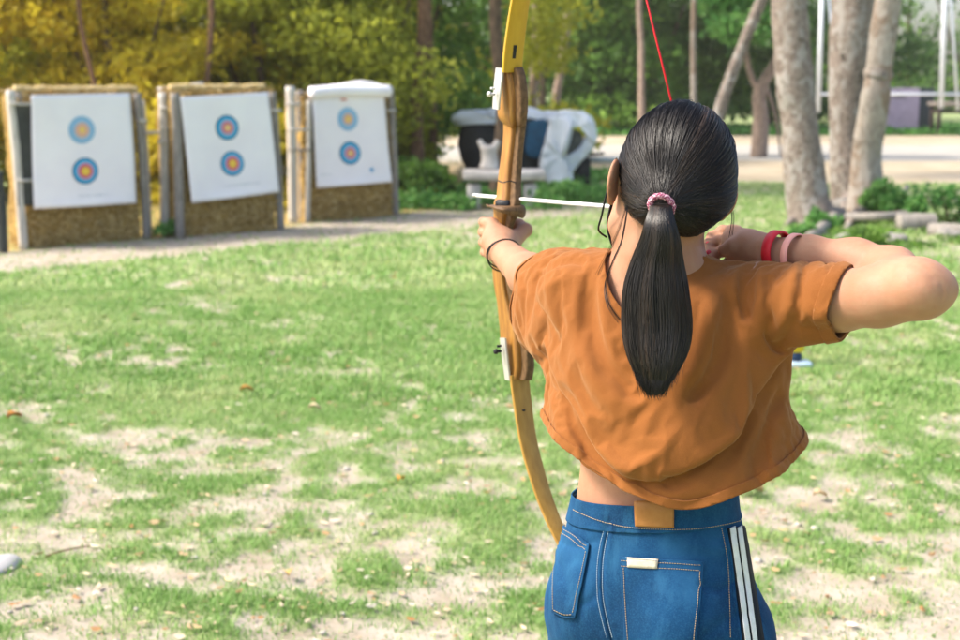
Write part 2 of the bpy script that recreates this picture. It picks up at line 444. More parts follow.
# fallen leaves, chips and pebbles
def litter(n, seed, ylo, yhi, smin_, smax_):
    r = np.random.default_rng(seed); V = []; F = []; T = []
    for i in range(n):
        y = ylo + (yhi - ylo) * r.random() ** 1.3; x = (r.random() * 2 - 1) * (.4 * y + .3); s = smin_ + (smax_ - smin_) * r.random() ** 2
        a = r.random() * 2 * PI; q = rotz(a) @ np.array(Matrix.Rotation(r.normal() * .35, 3, 'X')); k = r.random() * .4
        L = np.array([(-1, 0, .1), (-.35, -.42, 0), (.4, -.36, .05), (1, 0, .25), (.4, .36, .02), (-.35, .42, .12)]) * (s, s * (.7 + .6 * r.random()), s)
        b = len(V) * 1; base = 6 * i; V.append(L @ q.T + (x, y, gz(x, y) + .012 + s * .1)); F.append((base, base + 1, base + 2, base + 3)); F.append((base, base + 3, base + 4, base + 5)); T.append(r.random())
    return np.concatenate(V), F, np.repeat(T, 6)
v, f, t = litter(6500, 5, 3.2, 15, .006, .024)
lm = leafmat('dry_leaf', c4(.30, .15, .05), c4(.52, .38, .22), c4(.62, .55, .45), .1)
o = mesh_obj('leaf_litter', v, f, lm, attr={'tone': ('POINT', t)}, smooth=False); tag(o, 'small dry leaves scattered over the lawn', 'leaf litter', kind='stuff')
pb = MB(); r = np.random.default_rng(9)
for i in range(420):
    y = 3.3 + 8 * r.random() ** 1.4; x = (r.random() * 2 - 1) * (.4 * y + .3); s = .005 + .012 * r.random() ** 3
    pb.blob((x, y, gz(x, y) + s * .3), (s, s * (.7 + .5 * r.random()), s * .6), 4)
o = pb.build('gravel', simple('pebble', c4(.42, .38, .33), .9, .3, 30)); tag(o, 'pebbles and small stones lying in the soil', 'gravel', kind='stuff')
# one pale stone and a twig at the lower left, a few single yellow leaves
p = gnd(8, 570); st = MB().blob((p[0] - .02, p[1], .015), (.06, .09, .028), 12, .25, 9).build('stone', simple('pale_stone', c4(.36, .35, .34), .85, .12, 14))
tag(st, 'pale grey flat stone in the soil at the lower left corner', 'stone')
tw = spline([gnd(46, 562) + (0, 0, .02), gnd(62, 561) + (0, 0, .035), gnd(80, 556) + (0, 0, .03), gnd(92, 551) + (0, 0, .02)], 14)
tag(MB().tube(tw, np.linspace(.004, .002, 14), 6, noise=.2, freq=60).build('twig', simple('twig_bark', c4(.16, .09, .05))), 'thin dark twig lying near the pale flat stone', 'twig')
def bigleaf(px, py, s, col, yaw, label):
    c = gnd(px, py); V = []; F = []
    for i in range(7):
        t = i / 6; wv = math.sin(PI * min(1, t * .95 + .03)) * .36 * s
        for k in (-1, 0, 1): V.append(((t - .5) * s, k * wv, .012 + abs(k) * .012 * s / .05 + .01 * math.sin(t * 4)))
    for i in range(6):
        for k in range(2): F.append((i * 3 + k, i * 3 + k + 3, i * 3 + k + 4, i * 3 + k + 1))
    V = np.array(V) @ rotz(yaw).T + (c[0], c[1], gz(c[0], c[1]) + .012)
    o = mesh_obj('fallen_leaf', V, F, simple('leaf_' + label.split()[0], col, .7, .2, 40)); solid(o, .0008); tag(o, label, 'leaf', 'single leaves fallen on the lawn')
bigleaf(15, 425, .08, c4(.35, .15, .03), .9, 'brown curled leaf at the far left edge of the lawn')
bigleaf(247, 396, .07, c4(.40, .22, .05), .3, 'yellowish brown leaf alone in the middle of the lawn')
bigleaf(401, 488, .05, c4(.55, .26, .04), 1.2, 'orange leaf left of the lower bow limb')
bigleaf(288, 583, .05, c4(.50, .33, .10), 1.9, 'tan leaf on bare sand at the bottom')
bigleaf(750, 497, .10, c4(.55, .36, .16), 2.9, 'long tan leaf right of the shirt hem')
bigleaf(820, 500, .06, c4(.55, .40, .22), .2, 'wide pale tan leaf right of the jeans')
bigleaf(315, 415, .06, c4(.58, .46, .28), .1, 'pale straw coloured leaf on the green lawn')

# ------------------------------------------------------------ foliage and trees
def leaves(blobs, n, size, seed, aspect=.5, droop=0, shell=.6):
    """leaf shaped faces through the volume of ellipsoid clumps"""
    r = np.random.default_rng(seed); bl = np.array([b[:6] for b in blobs], float)
    vol = (bl[:, 3] * bl[:, 4] * bl[:, 5]) ** .67; k = r.choice(len(bl), n, p=vol / vol.sum())
    d = r.normal(size=(n, 3)); d /= np.linalg.norm(d, axis=1)[:, None]
    rad = shell + (1 - shell) * r.random(n); rad = np.where(r.random(n) < .25, r.random(n), rad)
    C = bl[k, :3] + d * rad[:, None] * bl[k, 3:6] * (1 + .25 * r.normal(size=(n, 1)) * .5)
    A = r.normal(size=(n, 3)); A[:, 2] -= droop; A /= np.linalg.norm(A, axis=1)[:, None]
    B = np.cross(A, r.normal(size=(n, 3))); B /= np.linalg.norm(B, axis=1)[:, None]; N = np.cross(A, B)
    s = size * (.55 + .9 * r.random(n))[:, None]; w_ = s * aspect
    P = [C - A * s, C + B * w_ + N * s * .12, C + A * s, C - B * w_ + N * s * .12]
    V = np.stack(P, 1).reshape(-1, 3); i = np.arange(n)[:, None] * 4
    F = np.concatenate([i + [0, 1, 2], i + [0, 2, 3]])
    cl = r.random(len(bl)); tone = np.clip(.45 * cl[k] + .55 * r.random(n), 0, 1)
    keep = np.repeat(C[:, 2] > .02, 2)
    F = F.reshape(2, n, 3)[:, C[:, 2] > .02].reshape(-1, 3)
    return V, F, np.repeat(tone, 4)
LM = {
 'gold': leafmat('leaf_gold', c4(.50, .37, .03), c4(.64, .55, .04), c4(.74, .69, .09), .55),  # warm light glow at the upper left painted into the leaf colour
 'olive': leafmat('leaf_olive', c4(.26, .26, .02), c4(.40, .42, .04), c4(.54, .58, .09), .55),  # olive leaves, yellowed by the same painted glow
 'green': leafmat('leaf_green', c4(.055, .12, .02), c4(.13, .26, .04), c4(.28, .44, .08), .5),
 'deep': leafmat('leaf_deep', c4(.035, .08, .02), c4(.08, .17, .035), c4(.20, .33, .08), .45),
 'fresh': leafmat('leaf_fresh', c4(.05, .16, .03), c4(.11, .29, .06), c4(.25, .45, .12), .4)}
BK = {
 'brown': bark('bark_brown', c4(.09, .05, .03), c4(.26, .15, .09)),
 'pink': bark('bark_pinkish', c4(.19, .13, .10), c4(.38, .29, .23)),
 'dark': bark('bark_dark', c4(.05, .035, .025), c4(.17, .12, .08)),
 'grey': bark('bark_grey', c4(.13, .10, .08), c4(.34, .28, .24), c4(.38, .35, .32), 2.2),
 'smooth': bark('bark_smooth', c4(.28, .24, .20), c4(.44, .39, .34), c4(.24, .17, .12), 1.2)}
def tree(name, x, y, label, cat, group, trunk_pts, trunk_r, bk, blobs, nl, ls, lk, seed, limbs=(), n=9, asp=.5):
    t = empty(name, (x, y, 0), label, cat, group)
    if trunk_pts is not None:
        p = spline(np.array(trunk_pts, float), 22); rr = np.interp(np.linspace(0, 1, 22), np.linspace(0, 1, len(trunk_r)), trunk_r)
        mb = MB().tube(p, rr, n, noise=.14, freq=5, seed=seed)
        for a, b, c, r0 in limbs: mb.tube(spline([a, b, c], 9), np.linspace(r0, r0 * .4, 9), 7, noise=.12, freq=6, seed=seed + 3)
        mb.build('trunk', BK[bk], t)
    if nl:
        v, f, tn = leaves(blobs, nl, ls, seed, asp); mesh_obj('crown', v, f, LM[lk], t, True, {'tone': ('POINT', tn)})
    return t
def crownblobs(x, y, z0, z1, w_, n, seed):
    r = np.random.default_rng(seed); B = []
    for i in range(n):
        f = (i + .5) / n; z = z0 + (z1 - z0) * f; k = w_ * (.55 + .45 * math.sin(PI * min(1, .15 + f * .9)))
        B.append((x + r.normal() * k * .45, y + r.normal() * k * .35, z, k * (.35 + .3 * r.random()), k * (.35 + .25 * r.random()), (z1 - z0) / n * (1.0 + .8 * r.random())))
    return B
GT = 'leafy trees at the edge of the clearing'
def bushy(px, Yv, hgt, wid, lk, label, seed, nl=5200, ls=.11, bk='dark', z0=.25, tr=.07):
    x = (px - 480) / FPX * Yv
    B = crownblobs(x, Yv, z0, hgt, wid, 13, seed)
    lim = [((x, Yv, hgt * .2), (x + wid * .2 * s, Yv + .1, hgt * .45), (x + wid * .4 * s, Yv, hgt * .75), tr * .5) for s in (-1, 1)]
    tree('broadleaf_tree', x, Yv, label, 'tree', GT, [(x, Yv, -.05), (x + .08, Yv, hgt * .3), (x - .06, Yv, hgt * .6), (x, Yv, hgt * .95)], [tr, tr * .8, tr * .4], bk, B, nl, ls, lk, seed, lim)
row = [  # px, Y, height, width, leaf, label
 (-45, 19.5, 4.2, 2.3, 'gold', 'bush tree with golden glow put into its leaf colour, leaning in at the left edge behind the first target stand'),
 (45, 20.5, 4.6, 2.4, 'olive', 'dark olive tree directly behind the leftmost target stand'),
 (118, 18.8, 4.0, 2.1, 'gold', 'yellow green tree with warm glow put into its leaf colour, right of the leftmost target stand'),
 (180, 21.0, 4.8, 2.3, 'gold', 'tree with golden glow put into its leaf colour behind the middle target stand, left of the thin pole trunk'),
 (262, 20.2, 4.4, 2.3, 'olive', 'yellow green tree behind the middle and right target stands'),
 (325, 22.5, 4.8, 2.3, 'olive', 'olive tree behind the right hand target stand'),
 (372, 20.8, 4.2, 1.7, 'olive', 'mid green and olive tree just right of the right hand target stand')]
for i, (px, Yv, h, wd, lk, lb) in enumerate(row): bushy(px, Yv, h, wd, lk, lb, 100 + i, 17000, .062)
row = [
 (405, 24.5, 5.2, 2.2, 'green', 'green tree behind the two reddish trunks'),
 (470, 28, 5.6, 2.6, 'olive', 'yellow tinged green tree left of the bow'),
 (540, 46, 8.0, 4.2, 'green', 'green tree across the road directly right of the bow'),
 (600, 50, 8.4, 4.8, 'green', 'bushy green tree across the road above the white tarp'),
 (650, 47, 8.0, 4.0, 'deep', 'dark green tree across the road behind the red string'),
 (705, 53, 9.0, 4.8, 'green', 'green tree across the road behind the pale thin pole trunk'),
 (765, 56, 9.0, 4.6, 'deep', 'dark tree across the road behind the forked brown trunk'),
 (830, 62, 7.4, 4.6, 'green', 'green tree across the road seen between the two grey trunks'),
 (900, 66, 7.6, 5.0, 'green', 'low green tree behind the purple cabinet'),
 (965, 60, 7.2, 4.6, 'deep', 'dark green tree behind the wooden table at the right edge'),
 (1030, 58, 7.4, 5.0, 'green', 'green tree cut by the right edge of the picture')]
for i, (px, Yv, h, wd, lk, lb) in enumerate(row): bushy(px, Yv, h, wd, lk, lb, 200 + i, 1700 if px > 820 else (11000 if Yv > 40 else 9000), .15 if Yv > 40 else .085, z0=.5, tr=.14)
# far wood closing the view
B = []; r = np.random.default_rng(4)
for i in range(150):
    a = -60 + 150 * r.random(); zz = r.random() * 5.0
    if a > 12 and zz > 2.2: zz = 1.9 * r.random()
    B.append((a, 78 + 10 * r.random(), zz, 3.2, 2, 1.5 + .6 * r.random()))
v, f, tn = leaves(B, 52000, .26, 9); o = mesh_obj('woodland', v, f, LM['deep'], None, True, {'tone': ('POINT', tn)}); tag(o, 'far wood of dark trees closing the view', 'woodland', kind='stuff')
B = [(-15 + i * .33 + r.random(), 24.5 + 1.5 * r.random(), .4 + 4.2 * r.random(), 1.2, .7, .9) for i in range(44)]
B = [b for b in B if b[0] < -1.2]
v, f, tn = leaves(B * 2, 32000, .11, 19); o = mesh_obj('thicket', v, f, LM['gold'], None, True, {'tone': ('POINT', tn)}); tag(o, 'green thicket with golden glow put into its leaf colour, filling in behind the target stands', 'thicket', kind='stuff')
def undergrowth(name, spots, n, ls, lk, label, seed):
    B = [(x, y, z, a, b, c) for x, y, z, a, b, c in spots]
    v, f, tn = leaves(B, n, ls, seed); o = mesh_obj(name, v, f, LM[lk], None, True, {'tone': ('POINT', tn)}); tag(o, label, 'plants', kind='stuff')
S = []
for i in range(40):
    px = 395 + 215 * r.random(); py = 178 + 32 * r.random(); g_ = gnd(px, py); S.append((g_[0], g_[1], .06, .35, .35, .10 + .12 * r.random()))
undergrowth('ground_cover', S, 11000, .05, 'fresh', 'low green plants around the white concrete bench', 31)
S = [(gnd(380 + 60 * r.random(), 195)[0], 18 + 2 * r.random(), .25, .5, .4, .3) for i in range(12)]
undergrowth('undergrowth', S, 5000, .07, 'green', 'green undergrowth right of the last target stand', 32)
S = []
for i in range(60):
    px = 380 + 620 * r.random(); Yv = 44 + 6 * r.random(); S.append(((px - 480) / FPX * Yv, Yv, .05, 1.6, 1, .14))
undergrowth('verge_grass', S, 16000, .12, 'fresh', 'strip of bright green grass along the far side of the road', 33)
S = [((px - 480) / FPX * (15 + r.random()), 17 + 2.5 * r.random(), .1, .5, .4, .22) for px in range(-20, 420, 22)]
undergrowth('weeds', S, 7000, .045, 'gold', 'weeds with yellow glow put into their leaf colour, growing around the posts of the target stands', 34)

# thin background trunks
def stem(px, Yv, rad, bk, label, top=0, lean=0, base=None, crown=True, seed=1, group='thin trunks behind the lawn', fk='green'):
    x = (px - 480) / FPX * Yv; x2 = (px + lean - 480) / FPX * Yv; h = 6.5
    r = random.Random(seed); w1 = r.uniform(-.12, .12)
    B = crownblobs(x2, Yv, h * .8, h * 1.15, 1.5, 6, seed)
    tree('slender_tree', x, Yv, label, 'tree', group, [(x, Yv, -.05), (x + w1 + (x2 - x) * .25, Yv, 1.2), (x - w1 + (x2 - x) * .5, Yv + .05, 2.6), (x2, Yv, 4.2), (x2 + .1, Yv, h)], [rad * 1.25, rad, rad * .9, rad * .8, rad * .4], bk, B, 900, .12, fk, seed)
stem(213, 18.6, .045, 'brown', 'thin reddish pole trunk rising behind the middle target stand', seed=3, fk='olive')
stem(352, 20.6, .05, 'brown', 'thin brown trunk just behind the right hand target stand', seed=14, fk='olive')
stem(96, 18.0, .035, 'brown', 'slim brown stem rising behind the leftmost target stand', seed=15, fk='olive')
stem(421, 20.3, .10, 'brown', 'reddish brown trunk, thicker one of the pair left of the bow', seed=4, fk='olive')
stem(432, 21.2, .06, 'brown', 'reddish brown trunk, thinner one of the pair left of the bow', seed=5, fk='olive')
stem(496, 19.0, .10, 'dark', 'dark trunk partly hidden behind the wooden bow grip', lean=8, seed=6)
stem(534, 30, .11, 'pink', 'pinkish trunk just right of the yellow bow limb', seed=7)
stem(554, 31, .10, 'pink', 'pinkish leaning trunk above the white tarp', lean=14, seed=8)
stem(641, 40, .10, 'pink', 'pale branching trunk left of the red bow string', lean=-6, seed=9)
stem(690, 24, .055, 'smooth', 'pale straight pole trunk rising right above her hair', seed=10)
x = (712 - 480) / FPX * 23
tree('leaning_tree', x, 23, 'rough leaning palm like trunk right of her head', 'tree', None, [(x - .15, 23, -.05), (x + .02, 23, .9), (x + .28, 23, 1.8), (x + .8, 23, 3.2), (x + 1.3, 23, 4.6)], [.14, .12, .10, .10, .08], 'grey', crownblobs(x + 1.4, 23, 4.4, 5.4, 1.2, 6, 61), 1500, .12, 'green', 61)
x = (757 - 480) / FPX * 30
tree('forked_tree', x, 30, 'forked brown tree trunk between the leaning trunk and the big grey trunk', 'tree', None, [(x, 30, -.05), (x + .02, 30, .9), (x - .02, 30, 1.5), (x + .35, 30, 2.3), (x + .6, 30, 4)], [.20, .17, .15, .09, .06], 'pink',
     crownblobs(x, 30, 2.7, 4.6, 1.6, 8, 62), 3200, .11, 'fresh', 62, [((x, 30, 1.35), (x - .3, 30, 2.0), (x - .5, 30, 3.2), .09), ((x + .1, 30, 1.6), (x + .35, 30, .9), (x + .5, 30, 0), .05)])

# three big trunks at the right
def bigtree(label, path, rad, bk, seed, roots, lk='green'):
    P = [at(*p) for p in path]; b = P[0]
    top = P[-1]
    t = empty('shade_tree', (b[0], b[1], 0), label, 'tree', 'thick grey trunks at the right')
    p = spline(np.array(P), 60); rr = np.interp(np.linspace(0, 1, 60), np.linspace(0, 1, len(rad)), rad)
    mb = MB().tube(p, rr, 28, noise=.13, freq=4, seed=seed)
    for a, c, r0 in roots: mb.tube(spline([p[3] + (0, 0, 0), a, c], 12), np.linspace(r0, r0 * .25, 12), 12, noise=.25, freq=7, seed=seed + 1)
    mb.build('trunk', BK[bk], t)
    v, f, tn = leaves(crownblobs(top[0], top[1], top[2] + .3, top[2] + 2.2, 1.7, 9, seed), 2600, .10, seed); mesh_obj('crown', v, f, LM[lk], t, True, {'tone': ('POINT', tn)})
    return t
def g3(px, py, z=0): return gnd(px, py) + (0, 0, z)
bigtree('thick mottled grey trunk, left one of the three beside her elbow', [(814, 226, 15.6), (808, 200, 15.6), (800, 133, 15.6), (795, 83, 15.6), (789, 0, 15.6), (784, -90, 15.6), (785, -230, 15.6), (780, -380, 15.6)],
        [.32, .25, .212, .21, .205, .195, .17, .1], 'grey', 71, [(g3(832, 212, .10), g3(848, 216, .0), .10), (g3(800, 224, .1), g3(785, 226, 0), .08), (g3(822, 232, .08), g3(820, 238, 0), .09)])
bigtree('dark mottled trunk, middle one of the three beside her elbow', [(850, 215, 17.6), (846, 133, 17.6), (848, 67, 17.6), (853, 0, 17.6), (858, -80, 17.6), (850, -220, 17.6), (840, -340, 17.6)],
        [.26, .21, .25, .265, .25, .2, .12], 'grey', 72, [(g3(845, 216, .1), g3(835, 218, 0), .1)])
tC = bigtree('pale leaning trunk, right one of the three with a broken branch collar', [(867, 224, 16.2), (866, 187, 16.2), (867, 150, 16.15), (875, 100, 16.0), (878.5, 73, 16.0), (888, 0, 16.0), (896, -60, 16.0), (905, -130, 16), (925, -260, 16), (930, -360, 16)],
        [.28, .205, .168, .175, .150, .160, .155, .14, .12, .08], 'smooth', 73, [(g3(880, 218, .1), g3(905, 226, 0), .1), (g3(855, 224, .1), g3(845, 230, 0), .1)])
MB().tube(spline([at(877.5, 79, 16), at(878.5, 74, 16), at(879.5, 69, 16)], 7), [.150, .166, .172, .170, .168, .162, .152], 22, noise=.30, freq=9).build('branch_collar', BK['grey'], tC)


# ------------------------------------------------------------ target stands
def wood(name, lo, hi):
    m = Mat(name, lo, .85, .2); n = m.noise(5, 8, .65, m.mapping((9, 9, 1.2))); m.color(m.ramp(n, [(.3, lo), (.7, hi)])); m.bump(n, .5, .01); return m.m
WD = {'white': wood('weathered_pale_wood', c4(.40, .37, .32), c4(.66, .63, .58)), 'grey': wood('weathered_grey_wood', c4(.14, .125, .11), c4(.34, .31, .28)),
      'dark': simple('dark_board', c4(.045, .05, .045), .8, .3, 9), 'tan': wood('tan_wood', c4(.22, .13, .06), c4(.42, .28, .15))}
def strawmat():
    m = Mat('straw', rough=.95, spec=.1); n = m.noise(9, 8, .7, m.mapping((1.2, 1.2, 3))); b = m.noise(3, 4, .6)
    c = m.ramp(n, [(.28, c4(.14, .08, .022)), (.5, c4(.42, .27, .08)), (.72, c4(.66, .48, .19))]); c = m.mix(m.ramp(b, [(.4, c4(0, 0, 0)), (.7, c4(.5, .5, .5))]), c, c4(.20, .12, .05))
    m.color(c); m.bump(n, .9, .04); return m.m
STRAW = strawmat()
sp = leafmat('straw_stalk', c4(.22, .13, .035), c4(.48, .33, .11), c4(.72, .56, .28), .1)
def papermat():
    m = Mat('target_paper', c4(.84, .85, .86), .6, .2); n = m.noise(3, 5, .6); m.color(m.ramp(n, [(.3, c4(.84, .80, .85)), (.7, c4(.90, .87, .90))])); m.bump(m.noise(2.4, 4), .3, .03); return m.m
PAPER = papermat()
FC = {k: simple('ring_' + k, c, .6, .05, 20, .05) for k, c in dict(dark=c4(.035, .10, .17), blue=c4(.02, .33, .60), lightblue=c4(.30, .50, .72), pink=c4(.62, .12, .20), peach=c4(.72, .42, .30), gold=c4(.80, .50, .04), yellow=c4(.85, .60, .12), pale=c4(.26, .48, .68), ink=c4(.30, .32, .36), red=c4(.6, .08, .05)).items()}
def quadpoint(Q, u, v):                     # bilinear point on the sheet, u right, v down
    return (1 - v) * ((1 - u) * Q[0] + u * Q[1]) + v * ((1 - u) * Q[3] + u * Q[2])
def stand(label, Yc, yawf, posts, bale, paper, faces, strawtop, straps=(), rail=None, roll=False, star=None, seed=0, textline=None, backbar=None):
    base = at((bale[0] + bale[1]) / 2, bale[3], Yc); t = empty('target_stand', (base[0], base[1], 0), label, 'target stand', 'archery target stands in a row')
    def W(px, py, off=0.):
        uc = ((bale[0] + bale[1]) / 2 - 480) / FPX; u_ = (px - 480) / FPX
        return at(px, py, Yc * (1 - yawf * uc) / (1 - yawf * u_) + off)
    for k, (x0, y0, x1, y1, wd, mt, dpt) in enumerate(posts):
        a, b = W(x0, y0, dpt), W(x1, y1, dpt); b[2] = -.04
        MB().tube(spline([a, a * .6 + b * .4 + (.008, 0, 0), b], 12), wd, 9, noise=.12, freq=9, seed=k + seed).build('post', WD[mt], t)
    # straw bale wall
    A, B_ = W(bale[0], bale[3]), W(bale[1], bale[3]); zt = W(bale[0], bale[2])[2]
    xs = np.linspace(0, 1, 40); zs = np.linspace(.0, zt, 40); dp = .42
    ux = B_ - A; ux[2] = 0; nn = np.array([ux[1], -ux[0], 0]); nn /= np.linalg.norm(nn)
    if nn[1] > 0: nn = -nn
    V = []; F = []
    def patch(fn, nu, nv):
        b = len(V)
        for j in range(nv + 1):
            for i in range(nu + 1): V.append(fn(i / nu, j / nv))
        for j in range(nv):
            for i in range(nu): F.append((b + j * (nu + 1) + i, b + j * (nu + 1) + i + 1, b + (j + 1) * (nu + 1) + i + 1, b + (j + 1) * (nu + 1) + i))
    P0 = np.array([A[0], A[1], 0])
    def fp(u, z, d):                        # lumpy outside of the bale
        q = P0 + ux * u + np.array([0, 0, z]) - nn * d
        return q
    patch(lambda u, v: fp(u, v * zt, 0), 44, 44)
    patch(lambda u, v: fp(u, zt, dp * v), 44, 14)
    patch(lambda u, v: fp(0, v * zt, dp * (1 - u)), 14, 44)
    patch(lambda u, v: fp(1, v * zt, dp * u), 14, 44)
    patch(lambda u, v: fp(1 - u, v * zt, dp), 10, 10)
    V = np.array(V); cN = V - (P0 + ux / 2 + np.array([0, 0, zt / 2]) - nn * dp / 2); cN /= np.linalg.norm(cN, axis=1)[:, None]
    V = V + cN * ((fbm(V * 5, 4, seed) - .5) * .10)[:, None]
    bo = mesh_obj('straw_bale', V, F, STRAW, t)
    # loose stalks on the bale
    r = np.random.default_rng(seed + 5); n = 5200; u = r.random(n); top = r.random(n) < .25
    z = np.where(top, zt + .015, r.random(n) * zt); d = np.where(top, r.random(n) * dp, -.005)
    C = P0 + ux * u[:, None] - nn * d[:, None]; C[:, 2] = z
    a = r.normal(size=(n, 3)) * (1, 1, .7); a /= np.linalg.norm(a, axis=1)[:, None]; a = a * (.03 + .05 * r.random(n))[:, None]
    sd = np.cross(a, nn); sd /= np.linalg.norm(sd, axis=1)[:, None] + 1e-9; sd *= .004
    V2 = np.stack([C - a - sd, C + a - sd, C + a + sd, C - a + sd], 1).reshape(-1, 3); F2 = np.arange(n * 4).reshape(-1, 4)
    mesh_obj('stalks', V2, F2, sp, bo, False, {'tone': ('POINT', np.repeat(r.random(n), 4))})
    if strawtop:                            # thatch along the top edge
        x0, x1, yt, thick = strawtop; pts = [W(x0 + (x1 - x0) * i / 12, yt + random.uniform(-.8, .8), dp * .25) for i in range(13)]
        MB().tube(spline(pts, 40), thick, 12, noise=.35, freq=14, seed=seed).build('straw_roll', sp_top, t)
    # printed sheet
    Q = [W(px, py, -.10) for px, py in paper]; nu, nv = 22, 26
    fn = np.cross(Q[1] - Q[0], Q[3] - Q[0]); fn /= np.linalg.norm(fn)
    if fn[1] > 0: fn = -fn
    def onsheet(u, v, off=0.):
        p = quadpoint(Q, u, v); s = (fbm(np.array([[u * 2.3, v * 1.4, seed * 3.]]), 3, 2)[0] - .5) * .05 * min(1, v * 3)
        edge = .02 * max(0, v - .93) / .07 * math.sin(u * 3)
        return p + fn * (s + off + edge)
    V = [onsheet(i / nu, j / nv) for j in range(nv + 1) for i in range(nu + 1)]
    F = [(j * (nu + 1) + i, j * (nu + 1) + i + 1, (j + 1) * (nu + 1) + i + 1, (j + 1) * (nu + 1) + i) for j in range(nv) for i in range(nu)]
    po = mesh_obj('paper_sheet', V, F, PAPER, t); solid(po, .004, 1 if False else 0)
    Wd, Hd = np.linalg.norm(Q[1] - Q[0]), np.linalg.norm(Q[3] - Q[0])
    for k, (fx, fy, rad, rings, lb) in enumerate(faces):
        # find the sheet coordinates of the pixel
        bu = bv = .5; best = 1e9
        for i in range(61):
            for j in range(61):
                p = quadpoint(Q, i / 60, j / 60) ; dd = p - np.array([0, 0, CAM_H]); ct, st = math.cos(TILT), math.sin(TILT)
                dz = dd[1] * ct - dd[2] * st; X_ = 480 + FPX * dd[0] / dz; Y_ = 320 - FPX * (dd[1] * st + dd[2] * ct) / dz
                e = (X_ - fx) ** 2 + (Y_ - fy) ** 2
                if e < best: best, bu, bv = e, i / 60, j / 60
        R_ = rad / FPX * Yc; fr = None
        for q, (rr, cn) in enumerate(rings):
            off = .006 + .0035 * q; n = 36; V = [onsheet(bu, bv, off)]
            for m_ in (.5, 1):
                for i in range(n): V.append(onsheet(bu + math.cos(2 * PI * i / n) * R_ * rr * m_ / Wd, bv + math.sin(2 * PI * i / n) * R_ * rr * m_ / Hd, off))
            F = [(0, 1 + (i + 1) % n, 1 + i) for i in range(n)] + [(1 + i, 1 + (i + 1) % n, 1 + n + (i + 1) % n, 1 + n + i) for i in range(n)]
            if fr is None: fr = mesh_obj('target_face', V, F, FC[cn], po); fr['label'] = lb
            else: mesh_obj('ring', V, F, FC[cn], fr)
    if textline:
        mb = MB(); u0, u1, v0 = textline; r2 = random.Random(seed); P_ = []
        for i in range(25):
            u = u0 + (u1 - u0) * i / 24; h_ = r2.uniform(.002, .011); P_ += [onsheet(u, v0 - h_ / 2, .006), onsheet(u, v0 + h_ / 2, .006)]
        mb.add(P_, [(2 * i, 2 * i + 2, 2 * i + 3, 2 * i + 1) for i in range(24)])
        mb.build('print_line', simple('faint_print', c4(.52, .55, .60), .7, .05), po)
    if star:
        u, v = star; V = [onsheet(u, v, .006)]
        for i in range(12): rr = .035 if i % 2 == 0 else .018; V.append(onsheet(u + math.cos(PI * i / 6) * rr / Wd, v + math.sin(PI * i / 6) * rr / Hd, .006))
        mesh_obj('star_mark', V, [(0, 1 + (i + 1) % 12, 1 + i) for i in range(12)], FC['blue'], po)
    if roll:
        mb = MB(); pts = [W(311, 93, -.10), W(335, 91, -.10), W(362, 91, -.10), W(389, 91, -.10)]
        mb.tube(spline(pts, 16), .075, 18, noise=.03, freq=4)
        mb.tube(spline([W(330, 89, -.02), W(345, 87, -.0), W(360, 84.5, -.0), W(372, 86, .0), W(386, 90, -.02)], 14), .05, 14, noise=.05, freq=4)
        mb.build('rolled_paper', PAPER, t)
        c = W(344, 99.5, -.17); MB().box(c, (.07, .004, .02)).build('red_tape', FC['red'], t)
    for (x0, y0, x1, y1, rr, mt, dpt) in straps:
        MB().tube(np.array([W(x0, y0, dpt), W((x0 + x1) / 2, (y0 + y1) / 2 + .4, dpt), W(x1, y1, dpt)]), rr, 8, noise=.1).build('cross_rail' if rr > .015 else 'cord', WD[mt], t)
    return t
m = Mat('straw_top', rough=.95, spec=.1); n = m.noise(14, 8, .7, m.mapping((1, 1, 3))); m.color(m.ramp(n, [(.25, c4(.36, .22, .07)), (.5, c4(.62, .47, .22)), (.75, c4(.74, .62, .38))])); m.bump(n, .9, .03); sp_top = m.m
strong = [(1, 'dark'), (.93, 'blue'), (.70, 'lightblue'), (.58, 'pink'), (.34, 'gold'), (.14, 'yellow')]
strong2 = [(1, 'dark'), (.92, 'blue'), (.66, 'lightblue'), (.50, 'pink'), (.32, 'peach'), (.16, 'yellow')]
faded = [(1, 'pale'), (.72, 'lightblue'), (.48, 'peach'), (.22, 'yellow')]
faded2 = [(1, 'pale'), (.74, 'lightblue'), (.54, 'peach'), (.20, 'yellow')]
# posts: top px, bottom px, radius, wood, depth offset
stand('weathered archery target stand farthest left, with a square white sheet and a dark side board', 13.55, .85,
      [(10, 90, 24, 249, .045, 'white', -.02), (18, 92, 30, 250, .055, 'grey', .10), (137, 93, 147, 241, .045, 'grey', .0), (142, 100, 150, 236, .03, 'white', .25)],
      (27, 141, 93, 246), [(31, 95), (130, 93), (136, 203), (34, 209)],
      [(82, 130, 13.5, faded2, 'faded pale blue target face'), (85, 170, 13, strong, 'bright blue target face with gold centre')], (14, 136, 90, .04),
      [(9, 103, 30, 104, .012, 'white', -.09), (18, 180, 32, 180, .012, 'white', -.09), (139, 120, 147, 121, .014, 'white', -.08)], seed=11, textline=(.42, .72, .905))
o = D.objects['target_stand']
